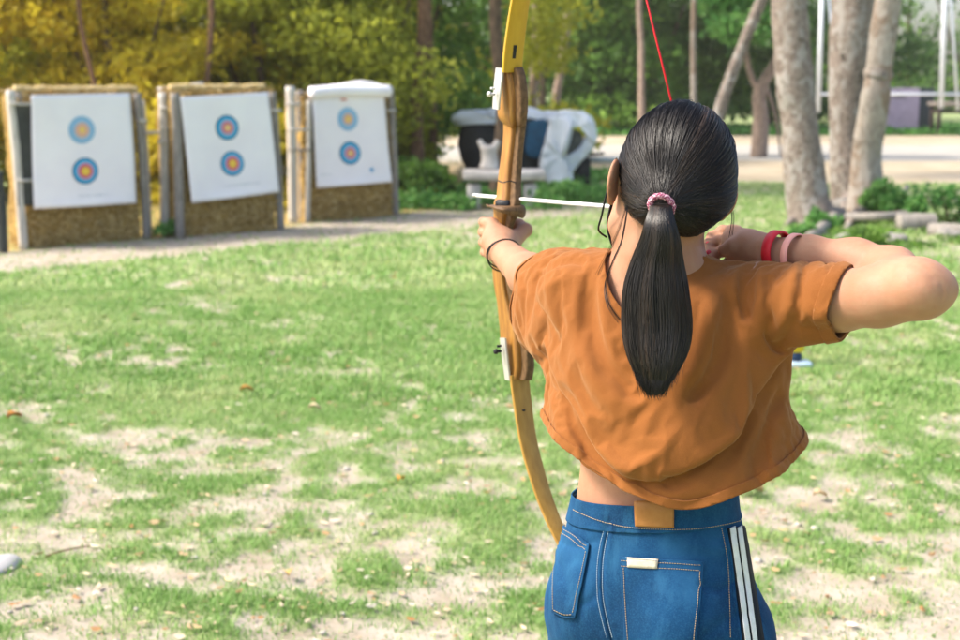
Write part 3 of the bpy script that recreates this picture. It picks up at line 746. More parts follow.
# dark side board and its straps belong to the first stand
def W1(px, py, off=0.): return at(px, py, 13.55 * (1 + .85 * .297) / (1 - .85 * (px - 480) / FPX) + off)
mb = MB(); a, b, c, d = W1(14, 103, -.06), W1(30, 103, -.06), W1(33, 205, -.06), W1(18, 206, -.06); e = np.array([0, .03, 0])
mb.add([a, b, c, d, a + e, b + e, c + e, d + e], [(3, 2, 1, 0), (4, 5, 6, 7), (0, 1, 5, 4), (1, 2, 6, 5), (2, 3, 7, 6), (3, 0, 4, 7)]); mb.build('side_board', WD['dark'], o, False)
stand('middle archery target stand of the three, its white sheet hanging crooked', 14.47, .78,
      [(163, 92, 165, 236, .05, 'white', .25), (175, 93, 180, 237, .05, 'grey', -.05), (186, 100, 186, 225, .03, 'tan', .1), (272, 92, 281, 230, .045, 'grey', .0), (262, 90, 280, 150, .03, 'white', .3)],
      (178, 276, 92, 233), [(180, 97), (268, 92), (279, 192), (192, 203)],
      [(227, 127, 12.5, strong2, 'upper blue target face'), (233, 163.5, 12.5, strong, 'lower blue target face with gold centre')], (170, 264, 88, .045),
      [(160, 108, 176, 109, .02, 'white', .2), (161, 128, 178, 128, .016, 'white', .2), (158, 142, 176, 141, .016, 'white', .2), (271, 110, 281, 110, .014, 'white', -.07), (273, 190, 283, 190, .014, 'grey', -.07), (158, 90, 203, 84, .03, 'white', .42)], seed=22, textline=(.38, .78, .88))
stand('archery target stand farthest right, with a rolled white sheet along its top', 16.1, .72,
      [(290, 86, 293, 223, .055, 'white', -.02), (300, 90, 303, 222, .05, 'grey', .12), (309, 100, 307, 221, .03, 'white', -.05), (390, 87, 396, 216, .045, 'grey', .0)],
      (305, 392, 97, 219), [(312, 98), (384, 95), (392, 182), (317, 188)],
      [(348, 119.5, 11.5, faded, 'faded grey blue target face'), (351, 153.5, 11.5, strong2, 'bright blue target face')], None,
      [(286, 104, 300, 104, .016, 'white', -.09), (288, 130, 312, 129, .014, 'white', -.09), (289, 150, 312, 150, .014, 'grey', -.09), (387, 110, 396, 110, .013, 'white', -.07)], roll=True, star=(.74, .84), seed=33, textline=(.05, .2, .86))
a, b = W1(143, 133, .2), at(163, 132, 14.3); MB_ = MB().tube(spline([a, (a + b) / 2, b], 6), .018, 8, noise=.1); tag(MB_.build('rail', WD['white']), 'pale wooden rail spanning the gap between the left and middle target stands', 'rail')
a = at(-2, 172, 12.9); b = a.copy(); b[2] = -.04; tag(MB().tube(spline([a, (a + b) / 2 + (.01, 0, 0), b], 10), .05, 9, noise=.15, freq=9).build('wooden_post', WD['dark']), 'dark wooden post cut by the left picture edge beside the first stand', 'post')

# ------------------------------------------------------------ things behind the bow
WHITE = simple('plaster_white', c4(.50, .47, .44), .9, .32, 5, .6, .02)
def box_between(mb, p, q, h, d, bev=.01):
    c = (p + q) / 2; L = q - p; mb.box(c, (np.linalg.norm(L), d, h), math.atan2(L[1], L[0]), bev=bev)
t = empty('concrete_bench', gnd(500, 205), 'white concrete bench behind the bow grip, in front of the tarp', 'bench')
Yb = 17.6
mb = MB(); box_between(mb, at(463, 173, Yb), at(545, 176, Yb), .13, .5, .02); mb.build('seat', WHITE, t)
for px in (474, 530):
    c = at(px, 186, Yb); MB().box((c[0], c[1], c[2] / 2 + .0), (.18, .36, c[2] + .06), bev=.02).build('leg', WHITE, t)
c = at(489, 166, Yb); cz = c[2]
mb = MB()
mb.tube(spline([(c[0], c[1], cz - .03), (c[0] + .01, c[1], cz + .07), (c[0] - .005, c[1], cz + .2), (c[0], c[1], cz + .27)], 12), [.135, .13, .12, .11, .105, .10, .10, .10, .105, .11, .10, .08], 14, noise=.08, freq=8)
mb.tube(spline([(c[0] - .03, c[1], cz + .18), (c[0] - .09, c[1], cz + .27), (c[0] - .13, c[1], cz + .34)], 7), np.linspace(.06, .03, 7), 10, noise=.1)
mb.tube(spline([(c[0] + .03, c[1], cz + .18), (c[0] + .08, c[1], cz + .26), (c[0] + .12, c[1], cz + .33)], 7), np.linspace(.06, .035, 7), 10, noise=.1)
tag(mb.build('stump_ornament', WHITE), 'white forked stump ornament standing on the concrete bench', 'ornament')
tag(MB().blob(at(456, 163, 18.3) * (1, 1, 0) + (0, 0, .42), (.11, .1, .13), 12, .35, 7).build('clay_jar', simple('ochre_jar', c4(.42, .32, .18))), 'ochre round jar among plants left of the white ornament', 'jar')

TARP = simple('white_tarp', c4(.66, .70, .76), .55, .15, 3, .5, .03); DARKT = simple('dark_cover', c4(.012, .014, .017), .6, .5, 4, .5, .03); NAVY = simple('navy_cover', c4(.012, .085, .17), .6, .3, 4, .4, .03)
Yt = 20.6
def lump(name, mat, pts, dep, Yv, par, seed, noise=.03):
    """thick body from a front outline with rounded, wavy depth"""
    P = [at(px, py, Yv) for px, py in pts]; P = spline(np.array(P + [P[0]]), 8 * len(P))[:-1]; n = len(P); cen = P.mean(0); V = []; F = []
    prof = [(0, .0), (.0, .5), (.04, .9), (.14, 1), (.86, 1), (.96, .9), (1, .5), (1, 0)]
    for d, s in prof:
        for p in P: V.append(cen + (p - cen) * s + np.array([0, d * dep, 0]))
    V = np.array(V); V = V + (fbm(V * 4, 4, seed)[:, None] - .5) * 2 * noise * np.array([1, 1.6, 1])
    F = [(j * n + i, j * n + (i + 1) % n, (j + 1) * n + (i + 1) % n, (j + 1) * n + i) for j in range(len(prof) - 1) for i in range(n)]
    return mesh_obj(name, V, F, mat, par)
t = empty('covered_cart', gnd(520, 188), 'covered cart under a dark cover with its dark side facing the lawn', 'cart')
lump('cover', DARKT, [(462, 122), (480, 118), (520, 119), (548, 120), (552, 150), (548, 183), (505, 185), (470, 172), (458, 148)], .9, Yt, t, 3)
lump('cover_panel', NAVY, [(528, 122), (548, 121), (549, 150), (540, 158), (526, 152)], .08, Yt - .09, t, 4, .01)
for px in (478, 532):
    c = at(px, 180, Yt + .45); MB().tube([(c[0], Yt + .2, .22), (c[0], Yt + .32, .22)], .24, 20).build('wheel', DARKT, t)
lump('white_tarp', TARP, [(452, 116), (462, 111), (480, 112), (500, 108), (520, 110), (538, 111), (556, 113), (575, 112), (592, 118), (588, 123), (574, 119), (560, 123), (544, 120), (520, 121), (500, 125), (480, 122), (462, 127), (452, 121)], 1.0, Yt - .05, None, 6, .07)
tag(D.objects['white_tarp'], 'white tarp spread flat along the top of the dark covered cart', 'tarp')
t2 = empty('tarp_bundle', gnd(572, 190), 'crumpled white tarp hanging off the right end of the cart, looped like a ring', 'tarp')
lump('hanging_sheet', TARP, [(548, 118), (562, 116), (574, 122), (570, 145), (563, 165), (573, 172), (572, 186), (560, 190), (548, 184), (540, 172), (544, 145)], .3, Yt - .35, t2, 8, .085)
lump('loop', TARP, [(556, 113), (575, 111), (590, 116), (598, 127), (598, 141), (590, 136), (583, 126), (572, 124), (560, 131)], .25, Yt - .25, t2, 12, .07)
lump('loop', TARP, [(599, 137), (593, 150), (582, 161), (573, 172), (561, 181), (555, 170), (566, 157), (578, 149), (587, 136)], .25, Yt - .2, t2, 13, .07)
lump('inner_bag', simple('grey_bag', c4(.10, .11, .11), .8, .4, 8), [(567, 132), (574, 130), (582, 134), (583, 146), (574, 154), (566, 152)], .12, Yt - .12, t2, 9, .03)
p, q = at(577, 159, Yt + .1), at(640, 161, Yt + .1)
o = empty('drawbar', (p[0], p[1], 0), 'pale metal bar sticking out right of the tarp, resting on a dark block', 'metal bar')
MB().tube([p, (p + q) / 2, q], .04, 10).build('bar', simple('pale_metal', c4(.42, .45, .48), .4, .15), o)
MB().tube([p + (.1, 0, .06), p + (.42, 0, .085)], .025, 8).build('handle', DARKT, o)
c = at(581, 168, Yt + .1); MB().box((c[0] + .02, c[1], c[2] * .5 + .05), (.24, .2, c[2] + .22), bev=.02).build('block', DARKT, o)

# ------------------------------------------------------------ across the road at the right
PURP = simple('purple_paint', c4(.40, .32, .42), .7, .12, 4)
Yp = 46.
a, b = at(887, 130, Yp), at(918, 131, Yp); h = at(900, 88, Yp)[2]
o = empty('cabinet', (a[0], a[1], 0), 'purple box cabinet with a dark side across the road', 'cabinet')
MB().box(((a[0] + b[0]) / 2, Yp + .5, h / 2), (b[0] - a[0], 1.0, h), bev=.02).build('body', PURP, o, False)
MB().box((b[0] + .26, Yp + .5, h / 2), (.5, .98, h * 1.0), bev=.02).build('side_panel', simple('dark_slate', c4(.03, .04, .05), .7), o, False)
MB().box((a[0] + .36, Yp - .012, h * .84), (.42, .02, .2)).build('label_plate', simple('grey_plate', c4(.2, .17, .22)), o, False)
DKW = simple('dark_wood', c4(.05, .035, .03), .8); GRW = wood('table_wood', c4(.16, .13, .11), c4(.32, .28, .25))
o = empty('picnic_table', at(950, 130, 44.) * (1, 1, 0), 'low wooden table with dark legs at the right edge across the road', 'table')
zt = at(950, 104, 44.)[2]; x0 = at(936, 104, 44.)[0]; x1 = x0 + 1.9
MB().box(((x0 + x1) / 2, 44.4, zt), (x1 - x0, .9, .12), bev=.01).build('tabletop', GRW, o)
MB().box(((x0 + x1) / 2, 44.4, zt - .25), (x1 - x0 - .2, .6, .1), bev=.01).build('shelf', DKW, o)
for xx in (x0 + .14, x1 - .14):
    for yy in (44.05, 44.75): MB().box((xx, yy, zt / 2), (.12, .12, zt), bev=.01).build('leg', DKW, o)
WM = simple('white_metal', c4(.72, .76, .80), .5, .05)
o = empty('swing_frame', at(880, 120, 40.) * (1, 1, 0), 'tall white metal swing frame seen between and behind the grey trunks', 'swing frame')
for (x0, y0, x1, y1) in ((824, -60, 818, 112), (824, -60, 838, 112), (947, -60, 941, 108), (947, -60, 958, 110)):
    MB().tube([at(x0, y0, 40.), at(x1, y1, 40.)], .07 if x1 in (818, 941) else .04, 10).build('pole', WM, o)
MB().tube([at(820, -60, 40.), at(952, -60, 40.)], .07, 10).build('top_bar', WM, o)
MB().tube([at(818, 94, 40.), at(968, 94, 40.)], .045, 8).build('lower_bar', WM, o)

# ------------------------------------------------------------ rocks, logs and plants at the foot of the trunks
ROCK = simple('grey_rock', c4(.22, .205, .185), .9, .35, 6, .6, .03); ROOT = wood('dead_wood', c4(.15, .13, .11), c4(.36, .33, .29))
def rock(px, py, r, label, seed, sq=.7, name='rock', mat=None):
    c = gnd(px, py); tag(MB().blob((c[0], c[1], r * sq * .55), (r, r * .9, r * sq), 14, .4, 6 / max(r, .1) * .2, seed).build(name, mat or ROCK), label, name, 'rocks around the tree roots')
rock(832, 222, .17, 'rounded grey rock between the left trunk and the green shrub', 3)
rock(842, 214, .15, 'pale rock wedged high between the left and middle trunks', 4, .9)
rock(815, 236, .13, 'rock at the foot of the thick left trunk, low and pale', 5, .5)
rock(893, 242, .17, 'flat pale slab in the brown soil just above her forearm', 6, .35)
rock(845, 242, .10, 'small dark stone above her wrist bands near the roots', 7, .6)
rock(950, 238, .14, 'grey rock at the right picture edge behind the log', 8, .5)
def log(pts, rad, label, seed):
    P = spline([gnd(a, b) + (0, 0, z) for a, b, z in pts], 20); tag(MB().tube(P, np.linspace(rad, rad * .85, 20), 14, noise=.15, freq=7, seed=seed).build('log', ROOT), label, 'log', 'dead logs under the shrub')
log([(846, 226, .1), (880, 228, .13), (912, 226, .14)], .055, 'long pale dead branch lying under the green shrub', 1)
log([(898, 232, .09), (916, 232, .1), (934, 232, .1)], .12, 'short hollow grey log with a dark cut end right of the shrub', 2)
log([(930, 236, .06), (960, 238, .07), (1010, 238, .07)], .09, 'long grey log running out of the picture at the right', 3)
log([(835, 224, .1), (822, 234, .07), (806, 244, .03)], .07, 'pale exposed root log slanting down left of the rocks', 4)
log([(895, 222, .10), (899, 215, .18), (906, 208, .28)], .04, 'thin pale branch stub pointing up beside the shrub', 5)
c = gnd(922, 232); 
def shrub(name, px, py, w_, h, n, ls, lk, label, seed):
    c = gnd(px, py); r = np.random.default_rng(seed)
    B = [(c[0] + r.normal() * w_ * .35, c[1] + r.normal() * w_ * .3, h * (.3 + .5 * r.random()), w_ * .35, w_ * .35, h * .3) for _ in range(8)]
    t = empty(name, (c[0], c[1], 0), label, 'shrub', 'green shrubs under the big trunks')
    mb = MB(); 
    for k in range(5): b = B[k]; mb.tube(spline([(c[0], c[1], 0), (c[0] * .5 + b[0] * .5, c[1], h * .3), (b[0], b[1], b[2])], 6), .008, 5)
    mb.build('stem', BK['brown'], t)
    v, f, tn = leaves(B, n, ls, seed, .6); mesh_obj('foliage', v, f, LM[lk], t, True, {'tone': ('POINT', tn)})
shrub('shrub', 889, 222, .42, .48, 1300, .045, 'fresh', 'bright round green shrub at the foot of the pale leaning trunk', 1)
shrub('shrub', 914, 226, .30, .36, 600, .04, 'fresh', 'looser green shrub between the round shrub and the log', 2)
shrub('shrub', 948, 224, .42, .50, 420, .04, 'fresh', 'sparse light green seedling shrub near the right picture edge', 3)
shrub('shrub', 857, 206, .20, .28, 260, .04, 'green', 'small dark green tuft between the middle and pale trunks', 4)
shrub('shrub', 823, 232, .22, .26, 360, .035, 'fresh', 'small leafy tuft growing over the rock by the left trunk', 5)
shrub('shrub', 803, 240, .26, .18, 420, .03, 'fresh', 'low yellow green tuft at the left foot of the thick trunk', 6)
shrub('shrub', 868, 248, .30, .20, 500, .035, 'green', 'low dark green plant just above her forearm', 7)
shrub('shrub', 55, 246, .16, .12, 120, .03, 'fresh', 'tiny green weed at the base of the leftmost stand', 8) if False else shrub('shrub', 167, 238, .16, .20, 300, .03, 'fresh', 'small bright green weed at the base of the middle target stand', 8)
S = []
for i in range(26):
    px = 800 + 170 * r.random(); py = 215 + 40 * r.random(); g_ = gnd(px, py); S.append((g_[0], g_[1], .03, .25, .25, .06))
undergrowth('seedlings', S, 2600, .03, 'green', 'scattered small weeds in the brown soil around the roots', 35)

# small marker post seen below the right sleeve
Yk = gnd(800, 366)[1]; o = empty('marker_post', gnd(800, 366), 'small yellow and dark blue post on a pale blue foot just below the right sleeve', 'marker post')
c = at(796, 350, Yk); xk = c[0]
MB().box((xk, Yk, .28), (.085, .06, .40), bev=.012).build('yellow_sleeve', simple('yellow_paint', c4(.72, .52, .02), .6), o)
MB().box((xk, Yk, .056), (.065, .055, .06), bev=.012).build('blue_sleeve', simple('blue_paint', c4(.015, .035, .08), .6), o)
MB().box((xk + .02, Yk - .01, .016), (.13, .11, .03), bev=.012).build('foot', simple('pale_blue', c4(.38, .50, .60), .6), o)

# ============================================================ the archer
def P3(px, py, Y): return at(px, py, Y)
HYAW = math.radians(10); RH = rotz(HYAW) @ np.array(Matrix.Rotation(math.radians(9), 3, 'Y'))
HC = at(668, 194, 1.90)                                   # head centre
def hl(P): return (P - HC) @ RH                            # world -> head frame
def hw(p): return HC + np.asarray(p, float) @ RH.T
PEL_YAW, TOR_YAW = math.radians(-35), math.radians(-25)
# key joints
LSH, LEL, LWR = P3(585, 296, 1.96), P3(548, 292, 2.20), P3(500, 249, 2.43)
RSH, REL, RWR = P3(762, 300, 1.87), P3(918, 290, 1.69), P3(766, 252, 1.92)
GRIP = P3(504, 236, 2.50)                                  # where the bow sits in the fist
def polydist(P, L):
    best = np.full(len(P), 9.); sg = np.zeros(len(P)); tpar = np.zeros(len(P)); n = len(L) - 1
    for i in range(n):
        a, b = L[i], L[i + 1]; ab = b - a; t = np.clip(((P - a) @ ab) / (ab @ ab + 1e-12), 0, 1); q = P - a - t[:, None] * ab
        dd = np.linalg.norm(q, axis=1); m = dd < best
        side = ab[0] * q[:, 2] - ab[2] * q[:, 0]                   # >0: left of the stroke as drawn
        best = np.where(m, dd, best); sg = np.where(m, np.sign(side), sg); tpar = np.where(m, (i + t) / n, tpar)
    return best, sg, tpar
def sd_head(P):
    Q = hl(P)
    d = ell(Q, (0, -.012, .028), (.074, .090, .098))
    d = smin(d, ell(Q, (0, .030, -.022), (.064, .064, .088)), .03)
    d = smin(d, ell(Q, (0, .052, -.080), (.036, .034, .026)), .03)
    d = smin(d, rc(Q, (-.052, .012, -.055), (-.02, .055, -.085), .022, .014), .025)
    d = smin(d, rc(Q, (.048, .012, -.062), (.02, .055, -.085), .016, .014), .025)
    d = smin(d, rc(Q, (0, .088, .018), (0, .104, -.022), .007, .011), .012)       # nose
    for s in (-1, 1):
        d = smin(d, ell(Q, (s * .010, .097, -.026), (.007, .008, .006)), .006)
        d = smin(d, ell(Q, (s * .036, .070, -.012), (.018, .014, .014)), .02)       # cheek bone
        d = smax(d, -ell(Q, (s * .031, .098, .012), (.015, .014, .009)), .012)      # eye socket
        # ear: rim, bowl and lobe
        E = Q - np.array([s * .0835, -.004, .006]); a = s * .62; c, s2 = math.cos(a), math.sin(a)
        E2 = np.stack([c * E[:, 0] + s2 * E[:, 1], -s2 * E[:, 0] + c * E[:, 1], E[:, 2]], 1)
        e = ell(E2, (0, -.004, .004), (.0055, .017, .029)); e = smin(e, ell(E2, (0, .003, -.022), (.005, .009, .012)), .008)
        e = smax(e, -ell(E2, (s * .006, -.002, .004), (.005, .010, .019)), .004)
        d = smin(d, e, .006)
    d = smin(d, ell(Q, (0, .090, -.050), (.021, .009, .0045)), .006)               # lips
    d = smin(d, ell(Q, (0, .088, -.059), (.018, .009, .0055)), .005)
    return d
NB = P3(651, 296, 1.90)
def sd_neck(P):
    return chain(P, [hw((-.008, -.012, -.03)), hw((-.006, -.016, -.085)), NB + (0, .005, -.005), NB + (0, .01, -.05)], [.051, .049, .053, .070], .02)
TL = smooth_levels([(1.36, .272, 1.905, .06, .05), (1.31, .262, 1.91, .098, .066), (1.25, .268, 1.91, .142, .088), (1.18, .266, 1.91, .138, .098), (1.10, .262, 1.91, .118, .090),
      (1.04, .259, 1.905, .112, .083), (.97, .258, 1.90, .122, .090), (.88, .264, 1.90, .135, .105), (.80, .268, 1.90, .142, .11), (.72, .268, 1.90, .14, .10)])
def sd_torso(P):
    d = loft(P, TL, math.radians(-28))
    d = smin(d, rc(P, NB, LSH + (0, 0, .01), .05, .045), .04); d = smin(d, rc(P, NB + (0, 0, -.028), RSH + (0, 0, .005), .038, .045), .02)
    return d
def sd_larm(P): return chain(P, [LSH, (LSH + LEL) / 2, LEL, LEL * .65 + LWR * .35, LWR], [.050, .043, .036, .036, .0245], .02)
EM = P3(880, 296, 1.735)
CREASE = []
def sd_rarm(P):
    d = chain(P, [RSH, P3(840, 300, 1.785), EM, REL], [.050, .0395, .0380, .035], .02)
    d = smin(d, ell(P, P3(930, 292, 1.69), (.026, .026, .0275)), .02); d = smin(d, rc(P, P3(926, 291, 1.70), P3(944, 289, 1.685), .021, .0145), .018)
    f = chain(P, [REL + (0, .012, .004), P3(893, 271, 1.80), P3(855, 261, 1.85), P3(808, 255, 1.888), RWR], [.031, .0300, .0285, .0250, .0218], .02)
    for L_ in CREASE:
        m_ = np.abs(d) < .02; q_, _, _ = polydist(P[m_], L_); d[m_] += .0016 * np.exp(-(q_ / .0032) ** 2)
    k = np.interp(P[:, 0], [REL[0] - .09, REL[0] - .03], [.004, .03]); h = np.clip(.5 + .5 * (f - d) / k, 0, 1); return f + (d - f) * h - k * h * (1 - h)
_c = [hit(sd_rarm, np.array(a_, float), np.array(b_, float)) for a_, b_ in (((908, 917, 927, 934), (263, 266, 271, 279)), ((936, 942, 944, 941), (277, 284, 294, 303)), ((899, 909, 919), (270, 275, 283)))]
CREASE[:] = _c
# left hand closed round the bow grip
GA = np.array([.47, -.88, 0]); GB = np.array([.88, .47, 0])     # towards the archer / to the right
def sd_lhand(P):
    W_ = LWR; K = GRIP - GB * .032 + GA * .0 + (0, 0, .004)
    d = rc(P, W_, W_ * .45 + K * .55, .0235, .024)
    for i, z in enumerate((.024, .004, -.015, -.031)):          # palm rays
        d = smin(d, rc(P, W_ + (0, .012, z * .4), GRIP - GB * .030 + GA * .008 + (0, 0, z), .018, .0135), .012)
    d = smin(d, ell(P, (W_ + GRIP) / 2 + GB * .008 + (0, -.004, -.004), (.026, .040, .030)), .02)   # heel and thumb pad
    for i, (z, L, r_) in enumerate(((.026, 1.0, .0088), (.007, 1.06, .0092), (-.013, 1.0, .0088), (-.031, .86, .0078))):
        kn = GRIP - GB * .034 + GA * .000 + (0, 0, z)
        p1 = GRIP - GB * .028 - GA * .030 * L + (0, 0, z - .001); p2 = GRIP + GB * .008 - GA * .036 * L + (0, 0, z - .002); p3 = GRIP + GB * .030 * L - GA * .014 + (0, 0, z - .003)
        d = smin(d, chain(P, [kn, p1, p2, p3], [r_ * 1.15, r_, r_ * .95, r_ * .85], .004), .006)
    t0 = W_ * .55 + GRIP * .45 + GB * .016 + (0, 0, -.002)
    d = smin(d, chain(P, [t0, GRIP + GB * .034 + GA * .022 + (0, 0, .012), GRIP + GB * .036 - GA * .004 + (0, 0, .019), GRIP + GB * .026 - GA * .024 + (0, 0, .017)], [.018, .0125, .0105, .0085], .006), .01)
    return d
# right hand hooked on the string at the cheek
FT = []
def sd_rhand(P):
    K = P3(736, 243, 1.985); W_ = RWR
    d = rc(P, W_, W_ * .5 + K * .5, .0225, .024)
    for a in ((731, 232, 1.99), (729, 240, 1.975), (731, 248, 1.965), (735, 256, 1.96)):
        d = smin(d, rc(P, W_ + (0, 0, (243 - a[1]) * .0006), P3(*a), .0175, .0115), .012)
    d = smin(d, chain(P, [P3(737, 232, 1.99), P3(723, 231, 2.02), P3(712, 237, 2.02), P3(708, 243, 2.005)], [.0105, .0088, .0082, .007], .004), .005)
    d = smin(d, chain(P, [P3(735, 241, 1.975), P3(719, 241, 2.005), P3(709, 246, 2.0), P3(709, 252, 1.985)], [.0105, .009, .0082, .007], .004), .005)
    d = smin(d, chain(P, [P3(737, 249, 1.965), P3(722, 251, 1.985), P3(712, 256, 1.98), P3(709, 261, 1.968)], [.0105, .0088, .0082, .007], .004), .005)
    d = smin(d, chain(P, [P3(742, 257, 1.96), P3(730, 262, 1.97), P3(721, 266, 1.97), P3(717, 268, 1.96)], [.0098, .008, .0072, .006], .004), .005)
    d = smin(d, chain(P, [P3(758, 250, 1.935), P3(744, 243, 1.945), P3(732, 246, 1.945), P3(723, 250, 1.95)], [.017, .012, .010, .008], .005), .009)
    return d
# hips and legs (clothed, down to the ground)
HIPC = np.array([.268, 1.90, 0]); RP = rotz(PEL_YAW)
def pw(x, y, z): return HIPC + np.array([x, y, 0]) @ RP.T + (0, 0, z)
LEGS = [[pw(s * .088, 0, .80), pw(s * .095, .01, .62), pw(s * .098, .015, .45), pw(s * .100, -.01, .30), pw(s * .102, -.012, .09)] for s in (-1, 1)]
def sd_legs(P, g=0.):
    d = None
    for s, L in zip((-1, 1), LEGS):
        e = chain(P, L, [.086 + g, .072 + g, .054 + g, .052 + g, .040 + g], .03); d = e if d is None else np.minimum(d, e)
    return d
def sd_feet(P):
    d = None
    for s in (-1, 1):
        e = rc(P, pw(s * .102, -.02, .045), pw(s * .115, .13, .03), .036, .030); d = e if d is None else np.minimum(d, e)
    return d
GROUPS = [(sd_head, HC, .15, .0), (sd_neck, NB + (0, 0, .05), .17, .02), (sd_torso, np.array([.265, 1.9, 1.05]), .42, .03), (sd_larm, (LSH + LWR) / 2, .36, .02), (sd_rarm, (RSH + REL) / 2 + (0, .03, 0), .30, .02),
          (sd_lhand, GRIP - (0, .03, 0), .13, .006), (sd_rhand, P3(735, 245, 1.97), .13, .004), (sd_legs, np.array([.268, 1.9, .45]), .56, .03), (sd_feet, np.array([.27, 1.93, .04]), .30, .01)]
def sd_body(P):
    dist = [np.linalg.norm(P - c, axis=1) - R_ for _, c, R_, _ in GROUPS]
    d = np.min(dist, 0) + .03; first = True
    out = np.full(len(P), 9.)
    for (f, c, R_, k), ds in zip(GROUPS, dist):
        m = ds < .02
        if not m.any(): continue
        e = f(P[m]); o = out[m]; out[m] = np.where(o > 8, e, smin(o, e, k) if k else np.minimum(o, e))
    return np.where(out > 8, np.maximum(d, .012), out)

person = empty('person', (.27, 1.9, 0), 'woman seen from behind in orange brown crop shirt and blue jeans, drawing a wooden bow', 'person')
# skin
sk = Mat('skin', c4(.50, .30, .20), .56, .25); n = sk.noise(14, 6, .6); n2 = sk.noise(90, 4, .6)
sk.color(sk.mix(sk.ramp(n2, [(.35, c4(0, 0, 0)), (.7, c4(.35, .35, .35))]), sk.ramp(n, [(.3, c4(.33, .165, .095)), (.7, c4(.43, .24, .150))]), c4(.40, .165, .10)))
sk.b.inputs['Subsurface Weight'].default_value = .18; sk.b.inputs['Subsurface Radius'].default_value = (.012, .005, .003); sk.b.inputs['Subsurface Scale'].default_value = 1
sk.bump(sk.noise(260, 4, .6), .3, .001); sk.bump(sk.noise(45, 4, .6), .12, .003); SKIN = sk.m
def wrinkles(P):                            # knuckle, elbow and wrist creases
    return .0006 * (fbm(P * 60, 3, 8) - .5)
V, F = isomesh(sd_body, (-.05, 1.5, -.02), (.75, 2.72, 1.78), .0036)
V = V[:, :]; body = mesh_obj('body', V, F, SKIN, person)

# eyes on the far side of the head
EYE = simple('eye_white', c4(.75, .73, .70), .2, .02); IRIS = simple('iris_brown', c4(.05, .02, .01), .2)
for s in (-1, 1):
    e = MB().blob(hw((s * .031, .079, .012)), (.0115, .0115, .0115), 12).build('eye', EYE, body); MB().blob(hw((s * .031, .0865, .012)), (.0055, .0045, .0055), 10).build('iris', IRIS, e)
    MB().tube(spline([hw((s * .016, .089, .030)), hw((s * .032, .0875, .035)), hw((s * .048, .074, .030))], 8), [.0015, .002, .002, .0022, .0022, .002, .0015, .001], 6).build('eyebrow', IRIS, body)
NAIL = simple('red_nail', c4(.62, .03, .05), .2, .05, spec=.6)
for q, r_ in (((708, 245, 1.996), .0048), ((708.5, 254, 1.976), .0052), ((708, 263, 1.960), .0056)):
    MB().blob(P3(*q), (r_, .004, r_ * 1.25), 8).build('fingernail', NAIL, body)
# face mask on the far side with its cord loops round the ears
MK = simple('mask_cloth', c4(.03, .03, .035), .8, .2, 60)
def sd_mask(P): return sd_head(P) - .004
V, F = isomesh(sd_mask, HC + (-.1, -.02, -.13), HC + (.12, .13, .03), .004); q = hl(V)
s_ = np.minimum.reduce([q[:, 1] - .035, .004 - q[:, 2] + .0 * q[:, 0], q[:, 2] + .095]); V, F = clip_mesh(V, F, s_); mk = mesh_obj('face_mask', V, F, MK, person); solid(mk, .0015)
CORD = simple('black_cord', c4(.012, .012, .012), .6, .2)
MB().tube(spline([hw((-.082, .006, .038)), hw((-.090, -.008, .030)), hw((-.0915, -.012, .006)), hw((-.0925, -.008, -.022)), hw((-.090, .004, -.044)), hw((-.086, .022, -.066)), hw((-.066, .045, -.076))], 24), .0015, 6).build('ear_loop', CORD, mk)
MB().tube(spline([hw((.078, .006, .012)), hw((.077, -.002, -.012)), hw((.070, -.002, -.035)), hw((.060, .008, -.052)), hw((.056, .030, -.066))], 20), .0016, 6).build('ear_loop', CORD, mk)

# ------------------------------------------------------------ hair
TIE = P3(661, 205, 1.792)
def sd_haircap(P, strand=True):
    Q = hl(P)
    d = ell(Q, (.003, -.012, .030), (.079, .098, .102))
    d = smin(d, ell(Q, (.006, -.045, -.012), (.066, .056, .055)), .03)
    d = smin(d, ell(P, TIE + (0, .02, .004), (.024, .026, .020)), .03)
    d = smax(d, -ell(Q, (0, .085, -.035), (.085, .085, .088)), .012)       # face
    d = smax(d, -rc(P, P3(603, 212, 1.92), P3(636, 250, 1.83), .036, .034), .010)      # bare skin under the left ear
    d = smax(d, -ell(Q, (-.092, -.004, .000), (.022, .026, .022)), .006)
    d = smax(d, -rc(P, P3(735, 205, 1.93), P3(722, 238, 1.90), .012, .020), .008)
    W_ = P - HC; d = smax(d, (-.050 + .72 * np.clip(W_[:, 0] - .030, 0, 1) - W_[:, 2]) * .85, .012)
    return d
def groove(P):
    Q = P - TIE; a = np.arctan2(Q[:, 0], Q[:, 2]); e = np.linalg.norm(Q, axis=1)
    m = np.clip(e / .05, 0, 1)
    return (fbm(np.stack([a * 9, e * 3, 0 * a], 1), 4, 12) - .5) * .005 * m
def sd_hair(P): return sd_haircap(P) + groove(P)
hm = Mat('hair', c4(.006, .0048, .004), .42, .4); n = hm.attr('tone')
hm.color(hm.ramp(n, [(0, c4(.0035, .0025, .0018)), (.7, c4(.012, .0078, .0055)), (1, c4(.045, .026, .016))])); HAIR = hm.m
hb = Mat('hair_base', c4(.005, .004, .0035), .55, .3); HBASE = hb.m
V, F = isomesh(sd_hair, HC + (-.14, -.15, -.12), HC + (.14, .14, .16), .003)
hair = mesh_obj('hair', V, F, HBASE, person)
